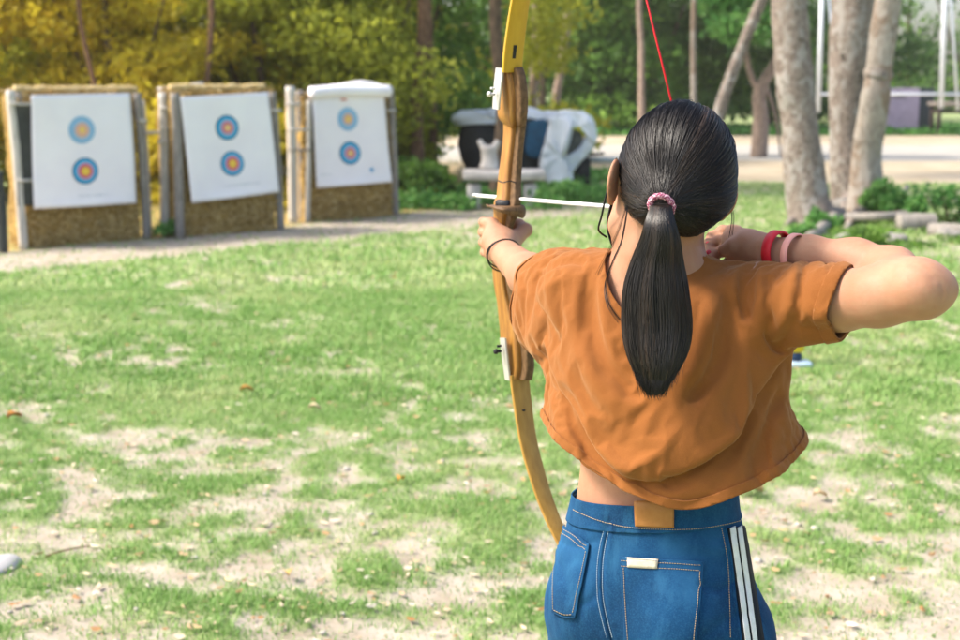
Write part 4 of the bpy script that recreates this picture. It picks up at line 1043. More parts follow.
def strands(paths, rad, name, parent, tone, n=3):
    """paths [N,K,3] -> thin tubes in one mesh"""
    N, K, _ = paths.shape; T = np.gradient(paths, axis=1); T /= np.linalg.norm(T, axis=2)[..., None] + 1e-9
    up = np.array([.3, 1, .2]); A = np.cross(T, up); A /= np.linalg.norm(A, axis=2)[..., None] + 1e-9; B = np.cross(T, A)
    tp = np.ones(K); tp[-1] = .2; tp[0] = .5
    R_ = rad[:, None, None, None] * tp[None, :, None, None]
    an = 2 * PI * np.arange(n) / n
    V = paths[:, :, None] + R_ * (np.cos(an)[None, None, :, None] * A[:, :, None] + np.sin(an)[None, None, :, None] * B[:, :, None])
    V = V.reshape(-1, 3); b = (np.arange(N) * K * n)[:, None, None]; k = (np.arange(K - 1) * n)[None, :, None]; i = np.arange(n)[None, None, :]; j = (i + 1) % n
    F = np.stack([b + k + i, b + k + j, b + k + n + j, b + k + n + i], -1).reshape(-1, 4)
    return mesh_obj(name, V, F, HAIR, parent, True, {'tone': ('POINT', np.repeat(tone, K * n))})
r = np.random.default_rng(3); N = 5600
d0 = r.normal(size=(N, 3)); d0[:, 2] = np.abs(d0[:, 2]) * .9 - .35; d0[:, 1] -= .25; d0 /= np.linalg.norm(d0, axis=1)[:, None]
S0 = hw(np.array([[0, -.012, .025]]) + d0 * .13)
def project(f, P, lift, it=4):
    for _ in range(it):
        P = P - (f(P) - lift)[:, None] * grad(f, P, .004)
    return P
S0 = project(sd_haircap, S0, np.full(N, .001)); K = 20; lift = .0002 + .0022 * r.random(N) ** 2
path = [S0]; tgt = TIE + np.stack([r.normal(size=N) * .005, -.004 + r.normal(size=N) * .003, r.normal(size=N) * .006], 1)
cur = S0
for k in range(1, K):
    nxt = cur + (tgt - cur) / (K - k)
    nxt = project(sd_haircap, nxt, lift, 2); path.append(nxt); cur = nxt
path = np.stack(path, 1)
wv = (r.random((N, 1, 3)) - .5) * .0035 * np.sin(np.linspace(0, PI, K) * 1.0)[None, :, None]
keep = (np.linalg.norm(path[:, 0] - TIE, axis=1) > .025)
clump = fbm(np.stack([np.arctan2((S0 - TIE)[:, 0], (S0 - TIE)[:, 2]) * 14, 0 * S0[:, 0], 0 * S0[:, 0]], 1), 3, 5)
tone = np.clip((clump - .42) * 1.6 + r.random(N) * .5, 0, 1)
strands((path + wv)[keep], (.00034 + .0003 * r.random(N))[keep], 'strands', hair, tone[keep])
# flyaway hairs
M_ = 260; st = project(sd_haircap, hw(np.array([[0, -.012, .02]]) + d0[:M_] * .13), np.full(M_, .0)); g_ = grad(sd_haircap, st, .004); tt = np.linspace(0, 1, 12)
dirn = (TIE - st); dirn /= np.linalg.norm(dirn, axis=1)[:, None]; Ln = .03 + .05 * r.random(M_)
fly = st[:, None] + dirn[:, None] * (tt * Ln[:, None])[..., None] + g_[:, None] * (np.sin(tt * PI * .8) * (.002 + .007 * r.random(M_))[:, None])[..., None] + r.normal(size=(M_, 1, 3)) * .010 * (tt ** 2)[None, :, None]
strands(fly, np.full(M_, .00022), 'flyaway_strands', hair, r.random(M_))
# ponytail
rows = [203, 206, 222, 240, 262, 290, 325, 350, 368, 383, 396]; cx = [661, 661, 660, 660, 657, 656, 657, 657, 656, 655, 655]; hwid = [8, 10, 14, 19, 25, 31, 33, 29, 21, 12, 4]
Yc_ = [1.792, 1.766, 1.752, 1.754, 1.757, 1.752, 1.745, 1.735, 1.728, 1.722, 1.72]; dep = [.010, .011, .018, .024, .027, .028, .027, .024, .020, .013, .006]
cen = np.array([P3(a, b, c) for a, b, c in zip(cx, rows, Yc_)]); wid = np.array(hwid) / 735.
tc_ = np.linspace(0, 1, len(rows))
def pt_at(t): return np.stack([np.interp(t, tc_, cen[:, i]) for i in range(3)], -1), np.interp(t, tc_, wid), np.interp(t, tc_, dep)
tt = np.linspace(0, 1, 60); C_, W__, D_ = pt_at(tt); nr = 40; V = []
C_ = spline(cen, 60); W__ = spline(wid[:, None], 60)[:, 0]; D_ = spline(np.array(dep)[:, None], 60)[:, 0]
for i in range(60):
    for k in range(nr):
        a = 2 * PI * k / nr; g_ = 1 + .10 * (fbm(np.array([[math.cos(a) * 4, math.sin(a) * 4, tt[i] * 1.2]]), 3, 9)[0] - .5) * 2
        q_ = 1 if tt[i] < .58 else max(.02, 1 - ((tt[i] - .58) / .34) ** 1.5); V.append(C_[i] * 1 + np.array([math.cos(a) * W__[i] * .86 * g_ * q_, math.sin(a) * D_[i] * .84 * g_ * q_, 0]))
F = [(i * nr + k, i * nr + (k + 1) % nr, (i + 1) * nr + (k + 1) % nr, (i + 1) * nr + k) for i in range(59) for k in range(nr)]
pony = mesh_obj('ponytail', V, F, HBASE, hair)
N = 7800; a = r.random(N) * 2 * PI; rho = np.where(r.random(N) < .4, .2 + .7 * np.sqrt(r.random(N)), np.sqrt(r.random(N)) * .25 + .77); K = 26
Lend = 1.0 - .20 * np.abs(np.cos(a)) ** 1.5 * r.random(N) - .16 * r.random(N) ** 2; _cj = np.random.default_rng(8).random(400); Lend = Lend * (1.02 - .17 * _cj[(a * 46 / 2 / PI).astype(int) % 400]); ts = np.linspace(0, 1, K)[None] * Lend[:, None]
idx = np.clip(ts, 0, 1) * 59; i0 = np.clip(idx.astype(int), 0, 58); fr = (idx - i0)[..., None]
Cc = C_[i0] * (1 - fr) + C_[i0 + 1] * fr; Wc = W__[i0] * (1 - fr[..., 0]) + W__[i0 + 1] * fr[..., 0]; Dc = D_[i0] * (1 - fr[..., 0]) + D_[i0 + 1] * fr[..., 0]
ph = r.random(N)[:, None] * 6.3; ww = np.maximum(Wc, .005 * (ts > .7)); NC = 46; cid = r.integers(0, NC, N); ca = 2 * PI * np.arange(NC) / NC + r.normal(size=NC) * .05; cl_ = r.random(NC)
a = ca[cid] + r.normal(size=N) * .17; pull = np.clip(ts, 0, 1) ** 1.6 * .62; am = a[:, None] * (1 - pull) + ca[cid][:, None] * pull + .07 * np.sin(ts * 5 + ph * .3 + cid[:, None])
X_ = np.cos(am) * ww * rho[:, None] + .0025 * np.sin(ts * 9 + ph) * ts + r.normal(size=(N, 1)) * .0022 * ts ** 4; Y_ = np.sin(am) * np.maximum(Dc, .004) * rho[:, None]
pp = Cc + np.stack([X_, Y_, 0 * X_], -1)
clump = fbm(np.stack([np.cos(a) * 7, np.sin(a) * 3, 0 * a], 1), 3, 15)
strands(pp, .00036 + .0003 * r.random(N), 'strands', pony, np.clip((clump - .4) * 1.6 + r.random(N) * .55, 0, 1))
# wisps that outrun the tip
nw = 260; aw = r.random(nw) * 2 * PI; st_t = .55 + .3 * r.random(nw); tw2 = np.linspace(0, 1, 14)[None]; tq = np.clip(st_t[:, None] + tw2 * (.84 + .17 * r.random((nw, 1)) - st_t[:, None]), 0, 1.08)
iq = np.clip(tq, 0, 1) * 59; i0 = np.clip(iq.astype(int), 0, 58); fq = (iq - i0)[..., None]; Cq = C_[i0] * (1 - fq) + C_[i0 + 1] * fq; wq = np.interp(np.clip(tq, 0, 1), tt_ if False else np.linspace(0, 1, 60), W__)
Xq = np.cos(aw)[:, None] * (wq * .96 + .004 * tw2) + .0045 * r.normal(size=(nw, 1)) * tw2 ** 2; Yq = -np.abs(np.sin(aw))[:, None] * .012 - .004; Zq = -.005 * r.random((nw, 1)) * tw2 ** 3
strands(Cq + np.stack([Xq, Yq + 0 * Xq, Zq], -1), np.full(nw, .0003), 'wisps', pony, r.random(nw) * .7)
# loose locks falling over the left side of the neck and shoulder
def locks(pts, n, spread, name):
    P = spline([P3(*p) for p in pts], 22); q = r.normal(size=(n, 1, 3)) * spread * np.linspace(.3, 1, 22)[None, :, None]
    strands(P[None] + q * 1.6, np.full(n, .00032), name, hair, r.random(n) * .6)
locks([(628, 205, 1.84), (622, 240, 1.83), (613, 262, 1.82), (606, 285, 1.82), (610, 305, 1.80), (622, 322, 1.79)], 9, .0016, 'loose_lock')
locks([(630, 195, 1.85), (618, 232, 1.84), (604, 262, 1.86), (598, 275, 1.87)], 5, .001, 'loose_lock')
locks([(727, 195, 1.90), (733, 215, 1.90), (731, 236, 1.90)], 7, .0015, 'loose_lock')
# hair tie
tm = Mat('hair_tie_cloth', c4(.35, .06, .14), .7, .2); n = tm.noise(420, 2, .5); tm.color(tm.ramp(n, [(.42, c4(.22, .03, .08)), (.55, c4(.50, .20, .28)), (.66, c4(.8, .62, .64))])); tm.bump(n, .5, .002)
an = np.linspace(0, 2 * PI, 33)[:-1]; ring = np.array([P3(661.5, 206, 1.770) + (math.cos(q) * .0150, -math.sin(q) * .005, math.sin(q) * .0135 - math.cos(q) * .003) for q in an])
def closed(ring, rr, name, mat, par, n=10, wob=0, flat=1.):
    R2 = np.concatenate([ring, ring[:1]]); rv = rr * (1 + wob * np.array([math.sin(i * 2.4) for i in range(len(R2))])); rv[-1] = rv[0]
    return MB().tube(R2, rv, n, cap=False, flat=flat).build(name, mat, par)
closed(ring, .0044, 'hair_tie', tm.m, hair, wob=.14)

# ------------------------------------------------------------ crop shirt
SL = smooth_levels([(1.375, .250, 1.90, .045, .045), (1.335, .256, 1.905, .090, .066), (1.29, .266, 1.905, .148, .095), (1.23, .262, 1.905, .150, .118), (1.18, .266, 1.90, .160, .128), (1.14, .276, 1.90, .174, .134), (1.09, .281, 1.90, .186, .142), (1.03, .283, 1.90, .190, .148), (.96, .283, 1.90, .192, .15)])
LCU, RCU = P3(556, 297, 2.17), P3(848, 303.5, 1.775)
lax = (LCU - LSH) / np.linalg.norm(LCU - LSH); rax = (RCU - RSH) * (1, 1, 0); rax = rax / np.linalg.norm(rax) + (0, 0, -.16); rax = rax / np.linalg.norm(rax)
def sd_shirt0(P):
    d = loft(P, SL, TOR_YAW)
    d = smin(d, rc(P, P3(640, 300, 1.915), LSH + (0, 0, .0), .056, .062), .03)
    d = smin(d, rc(P, P3(695, 330, 1.90), RSH + (0, 0, .0), .052, .057), .022)
    l = chain(P, [LSH + (.02, 0, -.015), P3(566, 300, 2.08), LCU, LCU + lax * .06], [.078, .078, .072, .071], .02)
    d = smin(d, l, .035)
    rr = chain(P, [RSH + (-.02, 0, -.008), P3(810, 303.5, 1.81), RCU, RCU + rax * .06], [.061, .054, .0525, .0520], .02)
    d = smin(d, rr, .026)
    # hanging cloth between sleeve and side
    d = smin(d, rc(P, P3(552, 338, 2.07), P3(572, 375, 1.98), .03, .035), .04)
    d = smin(d, rc(P, P3(768, 325, 1.86), P3(762, 370, 1.86), .03, .035), .035)
    return d
def hemz(P):
    x, y = P[:, 0], P[:, 1]
    return 1.049 + .056 * ((x - .282) / .18) ** 2 + .02 * np.clip((y - 2.0) / .05, 0, 1) + .004 * np.sin(x * 40)
# fold strokes: polylines seen on the cloth, turned into 3-D lines on its surface
def stroke(pts):
    p = spline(np.array(pts, float), 4 * len(pts)); return hit(sd_shirt0, p[:, 0], p[:, 1])
STR = [  # points, amplitude (+ ridge, - groove), width, kind
 ([(588, 285), (590, 315), (600, 345), (622, 374), (648, 395)], -.011, .014, 'g'),
 ([(573, 300), (577, 330), (588, 360), (610, 392)], .006, .014, 'g'),
 ([(604, 282), (606, 306), (614, 328), (630, 350)], .006, .010, 'g'),
 ([(731, 285), (727, 320), (719, 350), (704, 378), (684, 400)], -.013, .015, 'g'),
 ([(714, 290), (706, 322), (696, 352), (680, 378)], .007, .015, 'g'), ([(590, 350), (606, 378), (630, 402), (662, 412)], .006, .014, 'g'), ([(600, 400), (640, 424), (690, 418), (735, 388)], -.004, .012, 'g'),
 ([(738, 262), (741, 282), (741, 306), (744, 322)], -.014, .0075, 'g'),
 ([(729, 262), (731, 285), (736, 312), (748, 328), (757, 318), (759, 295), (756, 270)], .010, .0075, 'g'),
 ([(748, 258), (751, 280), (752, 304)], -.007, .005, 'g'),
 ([(764, 275), (764, 300), (770, 325)], -.005, .008, 'g'),
 ([(748, 330), (764, 358)], .004, .006, 'g'), ([(757, 326), (772, 352)], -.004, .006, 'g'),
 ([(802, 262), (800, 285), (796, 312), (784, 334), (768, 352)], -.007, .0055, 'g'),
 ([(795, 262), (792, 285), (787, 312), (775, 332)], .004, .007, 'g'),
 ([(790, 350), (782, 360), (766, 380), (742, 403), (715, 420)], -.008, .009, 'g'),
 ([(780, 346), (762, 364), (738, 388), (712, 408)], .008, .012, 'g'),
 ([(804, 360), (796, 385), (778, 430)], .005, .012, 'g'), ([(776, 385), (768, 430), (765, 470)], -.005, .012, 'g'),
 ([(532, 284), (545, 272), (566, 262), (590, 264)], -.006, .007, 'g'),
 ([(529, 275), (540, 264), (560, 256)], .005, .006, 'g'),
 ([(545, 290), (566, 278), (590, 278)], .005, .008, 'g'),
 ([(535, 300), (548, 322), (566, 340)], -.005, .010, 'g'),
 ([(560, 385), (572, 420), (592, 452), (612, 475)], -.008, .007, 'g'),
 ([(552, 395), (562, 425), (580, 452)], .006, .008, 'g'),
 ([(526, 286), (524, 305), (532, 332)], -.004, .005, 'g'),
 ([(640, 480), (690, 484), (740, 470)], .003, .012, 'g'),
 ([(612, 276), (620, 262)], .006, .008, 'g')]
STL = [(stroke(p), a, w_, k) for p, a, w_, k in STR]
_fp = spline(np.array([(562, 388), (574, 408), (588, 428), (608, 446), (632, 460), (655, 464), (682, 457), (712, 440), (748, 412), (785, 382)], float), 50)
FH = hit(sd_shirt0, _fp[:, 0], _fp[:, 1]); FH = FH[np.argsort(FH[:, 0])]
def billow(P, d):
    # the upper cloth blouses out and hangs over the hem band: a rounded lip with a real undercut
    h = P[:, 2] - np.interp(P[:, 0], FH[:, 0], FH[:, 2]); x0, x1 = FH[0, 0], FH[-1, 0]
    fx = np.clip((P[:, 0] - x0 - .0) / .035, 0, 1) * np.clip((x1 - .01 - P[:, 0]) / .10, 0, 1); fx = fx * fx * (3 - 2 * fx) * np.clip((1.93 - P[:, 1]) / .05, 0, 1)
    t = .027 * fx * np.exp(-np.clip(h, 0, 1) / .095) + .006 * np.sin(P[:, 0] * 42) * fx * np.exp(-np.clip(h, 0, 1) / .05)
    up = smax(d - t, -(h + .0) , .020); lo = d + .007 * fx * np.exp(-np.clip(-h, 0, 1) / .03)
    return np.where(fx > 0, smin(up, lo, .004), d)
NECKC = P3(656, 262, 1.885)
def neckfield(P):
    """>0 outside the neck opening"""
    q = P - P3(648, 262, 1.885); ax = np.array([.0, .0, 1.]); h_ = q - (q @ ax)[:, None] * ax
    e = np.sqrt((h_[:, 0] / .062) ** 2 + (h_[:, 1] / .070) ** 2)
    return np.maximum((e - 1) * .07, -(q[:, 2] + .075) )
def sd_shirt(P):
    d = billow(P, sd_shirt0(P)); m = (np.abs(d) < .07) & (P[:, 1] < 2.12)
    Q = P[m]
    if len(Q):
        e = np.zeros(len(Q)); back = np.clip((1.97 - Q[:, 1]) / .05, 0, 1)
        for L, a, w_, k in STL:
            lo, hi = L.min(0) - .1, L.max(0) + .1; mm = ((Q > lo) & (Q < hi)).all(1)
            if not mm.any(): continue
            dd, sg, tp = polydist(Q[mm], L)
            if k == 'step':
                fade = np.clip(tp / .08, 0, 1) * np.clip((1 - tp) / .22, 0, 1); s = dd * sg
                up = np.where(s > 0, np.exp(-s / .075) * np.clip(s / .006, 0, 1), 0); dn = np.where(s <= 0, -np.exp(-(s / .020) ** 2) * .55, 0)
                q_ = np.clip(s / .012 + .5, 0, 1); q_ = q_ * q_ * (3 - 2 * q_); v = .85 * a * fade * (q_ * np.exp(-np.clip(s, 0, 1) / .075) - (1 - q_) * .7 * np.exp(-(np.clip(s, -1, 0) / .022) ** 2))
            else:
                fade = np.clip(np.sin(PI * np.clip(tp, .04, .96)) * 2.2, 0, 1) if len(L) > 8 else 1
                v = 1.9 * a * np.exp(-(np.sqrt(dd * dd + 4e-6) / w_) ** 1.3) * fade
            e[mm] += v
        # broad soft buckling of the cloth
        e += (fbm(Q * (9, 9, 5), 3, 21) - .5) * .010; rg = np.abs(fbm(Q * (15, 15, 6) + 3, 3, 22) - .5) * 2; e += (.3 - np.minimum(rg, .3)) * .009; e += (fbm(Q * (38, 38, 20), 2, 24) - .5) * .002
        # the free hem flares a little
        hz = Q[:, 2] - hemz(Q); e += .010 * np.exp(-np.clip(hz, 0, 1) / .03) * (.6 + .8 * np.sin(np.arctan2(Q[:, 1] - 1.9, Q[:, 0] - .28) * 5) ** 2)
        d[m] -= e
    return d
sm = Mat('shirt_cloth', c4(.40, .14, .025), .85, .15); n = sm.noise(6, 5, .6); fine = sm.noise(900, 2, .6)
sm.color(sm.mix(sm.ramp(fine, [(.35, c4(0, 0, 0)), (.7, c4(.4, .4, .4))]), sm.ramp(n, [(.3, c4(.200, .064, .0125)), (.7, c4(.240, .080, .016))]), c4(.29, .110, .03)))
sm.b.inputs['Sheen Weight'].default_value = .25; sm.b.inputs['Sheen Roughness'].default_value = .5; sm.b.inputs['Sheen Tint'].default_value = c4(1, .7, .4)
sm.bump(sm.wave(420, sm.mapping((1, 1, 1), (0, .7, 0)), .5), .18, .0008); sm.bump(fine, .35, .0008); sm.bump(sm.noise(55, 5, .7), .25, .003); SHIRT = sm.m
def biggest(V, F):
    lab = np.arange(len(V))
    while True:
        m = lab[F].min(1); new = lab.copy()
        for i in range(F.shape[1]): np.minimum.at(new, F[:, i], m)
        new = new[new]
        if (new == lab).all(): break
        lab = new
    c = np.bincount(lab[F[:, 0]]).argmax(); F = F[lab[F[:, 0]] == c]; u, inv = np.unique(F, return_inverse=True)
    return V[u], inv.reshape(-1, F.shape[1]), u
def coords(me):
    c = np.zeros(len(me.vertices) * 3, np.float32); me.vertices.foreach_get('co', c); return c.reshape(-1, 3).astype(float)
def shirt_cuts(P):
    return [P[:, 2] - hemz(P), neckfield(P), np.where(P[:, 0] > .40, -((P - RCU) @ rax), 1), np.where(np.linalg.norm(P - LCU, axis=1) > .118, 1, -((P - LCU) @ lax))]
def drape_shirt():
    """the sculpted shirt is settled by a short cloth run over the body, which gives it real creases"""
    V, F = isomesh(sd_shirt, (-.06, 1.60, .94), (.66, 2.34, 1.46), .0060)
    V, F = clip_mesh(V, F, np.minimum.reduce(shirt_cuts(V))); V, F, _ = biggest(V, F)
    o = mesh_obj('cloth_draft', V, F, None)
    bm = bmesh.new(); bm.from_mesh(o.data); bmesh.ops.remove_doubles(bm, verts=bm.verts, dist=.0022)
    bmesh.ops.join_triangles(bm, faces=bm.faces, angle_face_threshold=.7, angle_shape_threshold=.7); bm.to_mesh(o.data); bm.free()
    me = o.data; co = coords(me); n = len(co)
    w_ = PBASE + (PTOP - PBASE) * np.clip((co[:, 2] - 1.25) / .06, 0, 1)
    wing = np.clip((1.20 - co[:, 2]) / .06, 0, 1) * np.maximum(np.clip((co[:, 0] - .36) / .05, 0, 1), np.clip((.17 - co[:, 0]) / .04, 0, 1))
    w_ = np.maximum(w_, wing * PWING); hb = np.clip(1 - (co[:, 2] - hemz(co)) / .05, 0, 1); w_ = np.maximum(w_, hb * PHEM)
    vg = o.vertex_groups.new(name='pin')
    for i in range(n): vg.add([i], float(w_[i]), 'REPLACE')
    Vp, Fp = isomesh(lambda P: np.minimum(sd_torso(P), np.minimum(sd_larm(P), sd_rarm(P))) + .004, (-.1, 1.5, .9), (.75, 2.72, 1.5), .014)
    px_ = mesh_obj('drape_form', Vp, Fp, None); px_.modifiers.new('c', 'COLLISION'); px_.collision.thickness_outer = .004
    c = o.modifiers.new('c', 'CLOTH'); st = c.settings
    st.vertex_group_mass = 'pin'; st.pin_stiffness = 1.0; st.quality = 6; st.mass = .15; st.shrink_min = SHR; st.shrink_max = SHR
    st.tension_stiffness = 25; st.compression_stiffness = 25; st.shear_stiffness = 12; st.bending_stiffness = BEND; st.air_damping = 2
    c.collision_settings.use_self_collision = False; c.collision_settings.use_collision = True; c.collision_settings.distance_min = .004; st.effector_weights.gravity = GRAV
    c.point_cache.frame_start = 1; c.point_cache.frame_end = NF + 2; SC.frame_start = 1; SC.frame_end = NF + 2
    for f in range(1, NF + 1): SC.frame_set(f)
    dg = bpy.context.evaluated_depsgraph_get(); ev = o.evaluated_get(dg); m2 = ev.to_mesh(); c2 = coords(m2); ev.to_mesh_clear()
    o.modifiers.remove(c); SC.frame_set(1); SC.frame_end = 250
    if np.abs(c2 - co).max() > .2 or not np.isfinite(c2).all(): c2 = co          # the run failed: keep the sculpted shape
    ec = {}
    for p_ in me.polygons:
        for ek in p_.edge_keys: ec[ek] = ec.get(ek, 0) + 1
    nb = {}
    for (i, j), q in ec.items():
        if q == 1: nb.setdefault(i, []).append(j); nb.setdefault(j, []).append(i)
    bi = [i for i in nb if len(nb[i]) == 2]; ja = np.array([nb[i][0] for i in bi]); jb = np.array([nb[i][1] for i in bi])
    for _ in range(10): c2[bi] = .5 * c2[bi] + .25 * (c2[ja] + c2[jb])       # an even hem
    subsurf(o, 1); out = []
    for cc in (co, c2):
        me.vertices.foreach_set('co', cc.astype(np.float32).ravel()); me.update(); dg.update()
        ev = o.evaluated_get(bpy.context.evaluated_depsgraph_get()); m2 = ev.to_mesh(); out.append(coords(m2))
        fc = np.zeros(len(m2.loops), np.int32); m2.loops.foreach_get('vertex_index', fc); ev.to_mesh_clear()
    D.objects.remove(o); D.objects.remove(px_)
    return out[0], out[1], fc.reshape(-1, 4)
PBASE, PTOP, PWING, PHEM, SHR, BEND, NF, GRAV = .07, .28, .34, .12, -.048, 3., 16, .20
C0_, V2, F2 = drape_shirt()
shirt = mesh_obj('crop_shirt', V2, F2, SHIRT, person); solid(shirt, .0022)
SN = np.zeros_like(V2); T_ = np.cross(V2[F2[:, 1]] - V2[F2[:, 0]], V2[F2[:, 2]] - V2[F2[:, 0]])
for k in range(4): np.add.at(SN, F2[:, k], T_)
SN /= np.linalg.norm(SN, axis=1)[:, None] + 1e-12
def hem_part(fieldv, name):
    a, b = clip_mesh(V2 + SN * .0011, F2, fieldv); a, b, _ = biggest(a, b); o = mesh_obj(name, a, b, SHIRT, shirt); solid(o, .0014, 1); return o
hz_, _, rc_, lc_ = shirt_cuts(C0_)
hem_part(np.minimum(hz_ - .0002, .0135 - hz_), 'hem_fold')
hem_part(np.where(C0_[:, 0] > .42, np.minimum(rc_ - .0002, .017 - rc_), -1), 'cuff_fold')
hem_part(np.where(np.linalg.norm(C0_ - LCU, axis=1) < .118, np.minimum(lc_ - .0002, .017 - lc_), -1), 'cuff_fold')
def edge_tube(f_on, pts, rad, name, mat, par, off=.0015, n=6, flat=.6):
    p = spline(np.array(pts, float), 6 * len(pts)); H = hit(f_on, p[:, 0], p[:, 1], off=off); return MB().tube(H, rad, n, flat=flat).build(name, mat, par)

# ------------------------------------------------------------ jeans
JL = smooth_levels([(1.03, .257, 1.897, .124, .094), (.985, .258, 1.897, .127, .098), (.95, .262, 1.90, .140, .110), (.90, .263, 1.90, .145, .122), (.84, .265, 1.90, .151, .130), (.78, .267, 1.90, .156, .130), (.70, .268, 1.90, .156, .12)])
def sd_jeans0(P):
    d = loft(P, JL, PEL_YAW)
    for s in (-1, 1): d = smin(d, ell(P, pw(s * .070, -.055, .835), (.078, .080, .092)), .035)
    d = smin(d, sd_legs(P, .008), .03)
    d = smax(d, -rc(P, pw(0, -.150, .92), pw(0, -.165, .72), .004, .012), .02)
    return d
JSTR = [([(610, 522), (601, 560), (602, 600), (612, 645)], -.0022, .006), ([(614, 524), (607, 560), (608, 600), (617, 640)], .0018, .005), ([(702, 585), (720, 590), (735, 582)], -.003, .006), ([(690, 545), (720, 548), (742, 540)], .0025, .008),
        ([(560, 560), (575, 600), (600, 628)], -.002, .010), ([(700, 640), (725, 622), (745, 615)], -.003, .008), ([(598, 540), (580, 548), (566, 545)], -.002, .006), ([(600, 590), (592, 600), (584, 604)], -.002, .006)]
JSL = []
for p, a, w_ in JSTR:
    q = spline(np.array(p, float), 4 * len(p)); JSL.append((hit(sd_jeans0, q[:, 0], q[:, 1]), a, w_))
def sd_jeans(P):
    d = sd_jeans0(P); m = np.abs(d) < .05; Q = P[m]
    if len(Q):
        e = (fbm(Q * (12, 12, 9), 3, 31) - .5) * .006 + (fbm(Q * (40, 40, 30), 2, 32) - .5) * .0018
        for L, a, w_ in JSL:
            lo, hi = L.min(0) - .04, L.max(0) + .04; mm = ((Q > lo) & (Q < hi)).all(1)
            if mm.any():
                dd, sg, tp = polydist(Q[mm], L); e[mm] += a * np.exp(-(dd / w_) ** 2)
        d[m] -= e
    return d
def waistz(P):      # top edge of the jeans
    return 1.010 + .010 * (P[:, 0] - .26) / .12 - .012 * np.clip((P[:, 1] - 1.85) / .1, -1, 1)
V, F = isomesh(sd_jeans, (.02, 1.68, .02), (.52, 2.10, 1.04), .004)
V2, F2 = clip_mesh(V, F, np.minimum(waistz(V) - V[:, 2], V[:, 2] - .07))
jm = Mat('denim', c4(.01, .08, .22), .85, .15); n = jm.noise(7, 6, .6); tw_ = jm.wave(330, jm.mapping((1, 1, 1), (0, .6, .4)), 1.5, 2); f2 = jm.noise(420, 3, .7)
base = jm.ramp(n, [(.28, c4(.0030, .024, .070)), (.5, c4(.005, .046, .125)), (.72, c4(.018, .098, .215))])
base = jm.mix(jm.ramp(f2, [(.45, c4(0, 0, 0)), (.75, c4(.55, .55, .55))]), base, c4(.02, .10, .20))
st2 = jm.noise(16, 6, .7, jm.mapping((1.6, 1.6, .35))); base = jm.mix(jm.ramp(st2, [(.52, c4(0, 0, 0)), (.78, c4(.6, .6, .6))]), base, c4(.03, .13, .25))
jm.color(base); jm.bump(tw_, .25, .0008); jm.bump(f2, .3, .0008); DENIM = jm.m
jd = Mat('denim_dark', c4(.006, .05, .14), .85, .15); n = jd.noise(300, 3, .7); jd.color(jd.ramp(n, [(.35, c4(.004, .042, .12)), (.7, c4(.022, .12, .25))])); jd.bump(n, .4, .0008); DENIMD = jd.m
jeans = mesh_obj('jeans', V2, F2, DENIM, person); solid(jeans, .002)
# waistband: a band of its own standing 3 mm proud
V3, F3 = isomesh(lambda P: sd_jeans(P) - .0032, (.08, 1.74, .93), (.44, 2.06, 1.05), .0035)
V4, F4 = clip_mesh(V3, F3, np.minimum(waistz(V3) + .003 - V3[:, 2], V3[:, 2] - waistz(V3) + .036))
wb = mesh_obj('waistband', V4, F4, DENIM, jeans); solid(wb, .0022)
def sdW(P): return sd_jeans(P)
def patch_on(f, corners, nu, nv, off, name, mat, par, thick=.0015, bow=None):
    c = np.array(corners, float); U, Vv = np.meshgrid(np.linspace(0, 1, nu), np.linspace(0, 1, nv))
    px = ((1 - Vv) * ((1 - U) * c[0, 0] + U * c[1, 0]) + Vv * ((1 - U) * c[3, 0] + U * c[2, 0])).ravel(); py = ((1 - Vv) * ((1 - U) * c[0, 1] + U * c[1, 1]) + Vv * ((1 - U) * c[3, 1] + U * c[2, 1])).ravel()
    if bow is not None: py = py + bow * (1 - (2 * U.ravel() - 1) ** 2) * Vv.ravel()
    H = hit(f, px, py, off=off); F = [(j * nu + i, (j + 1) * nu + i, (j + 1) * nu + i + 1, j * nu + i + 1) for j in range(nv - 1) for i in range(nu - 1)]
    o = mesh_obj(name, H, F, mat, par); solid(o, thick, 0); return o
rp = patch_on(sd_jeans, [(621, 557), (702, 562), (696, 640), (626, 640)], 40, 36, .0034, 'back_pocket', DENIM, jeans, .0034, 10)
lp = patch_on(sd_jeans, [(561, 524), (591, 545), (576, 617), (554, 612)], 26, 36, .0034, 'back_pocket', DENIM, jeans, .0034)
THR = simple('thread_tan', c4(.42, .30, .16), .7, .1); THL = simple('thread_pale', c4(.40, .50, .58), .8, .2)
def stitches(f, pts, name, mat, par, off, dash=3.2, rad=.0006):
    p = spline(np.array(pts, float), 60); seg = np.concatenate([[0], np.cumsum(np.linalg.norm(np.diff(p, axis=0), axis=1))]); dash = 2.3; rad = .0005; n = int(seg[-1] / dash); mb = MB()
    ss = np.linspace(0, seg[-1], n * 3 + 1); q = np.stack([np.interp(ss, seg, p[:, 0]), np.interp(ss, seg, p[:, 1])], 1); H = hit(f, q[:, 0], q[:, 1], off=off)
    for i in range(n): mb.tube(H[3 * i:3 * i + 3], rad, 5)
    return mb.build(name, mat, par)
for pts in ([(623, 560.5), (662, 563), (700, 565.5)], [(623, 566), (662, 568.5), (699, 571)], [(625, 568), (627, 605), (630, 643)], [(699, 572), (696, 610), (692, 643)]): stitches(sd_jeans, pts, 'stitching', THR, rp, .0056)
for pts in ([(563, 528), (578, 537), (589.5, 547)], [(562, 532), (576, 541), (588, 551)], [(588, 552), (581, 584), (574, 613)], [(560, 534), (556, 575), (556, 610)], [(557, 610), (566, 614), (574, 614)]): stitches(sd_jeans, pts, 'stitching', THR, lp, .0056)
stitches(sd_jeans, [(628, 557.5), (644, 558.5), (658, 560)], 'tab_edge', THL, rp, .0075)
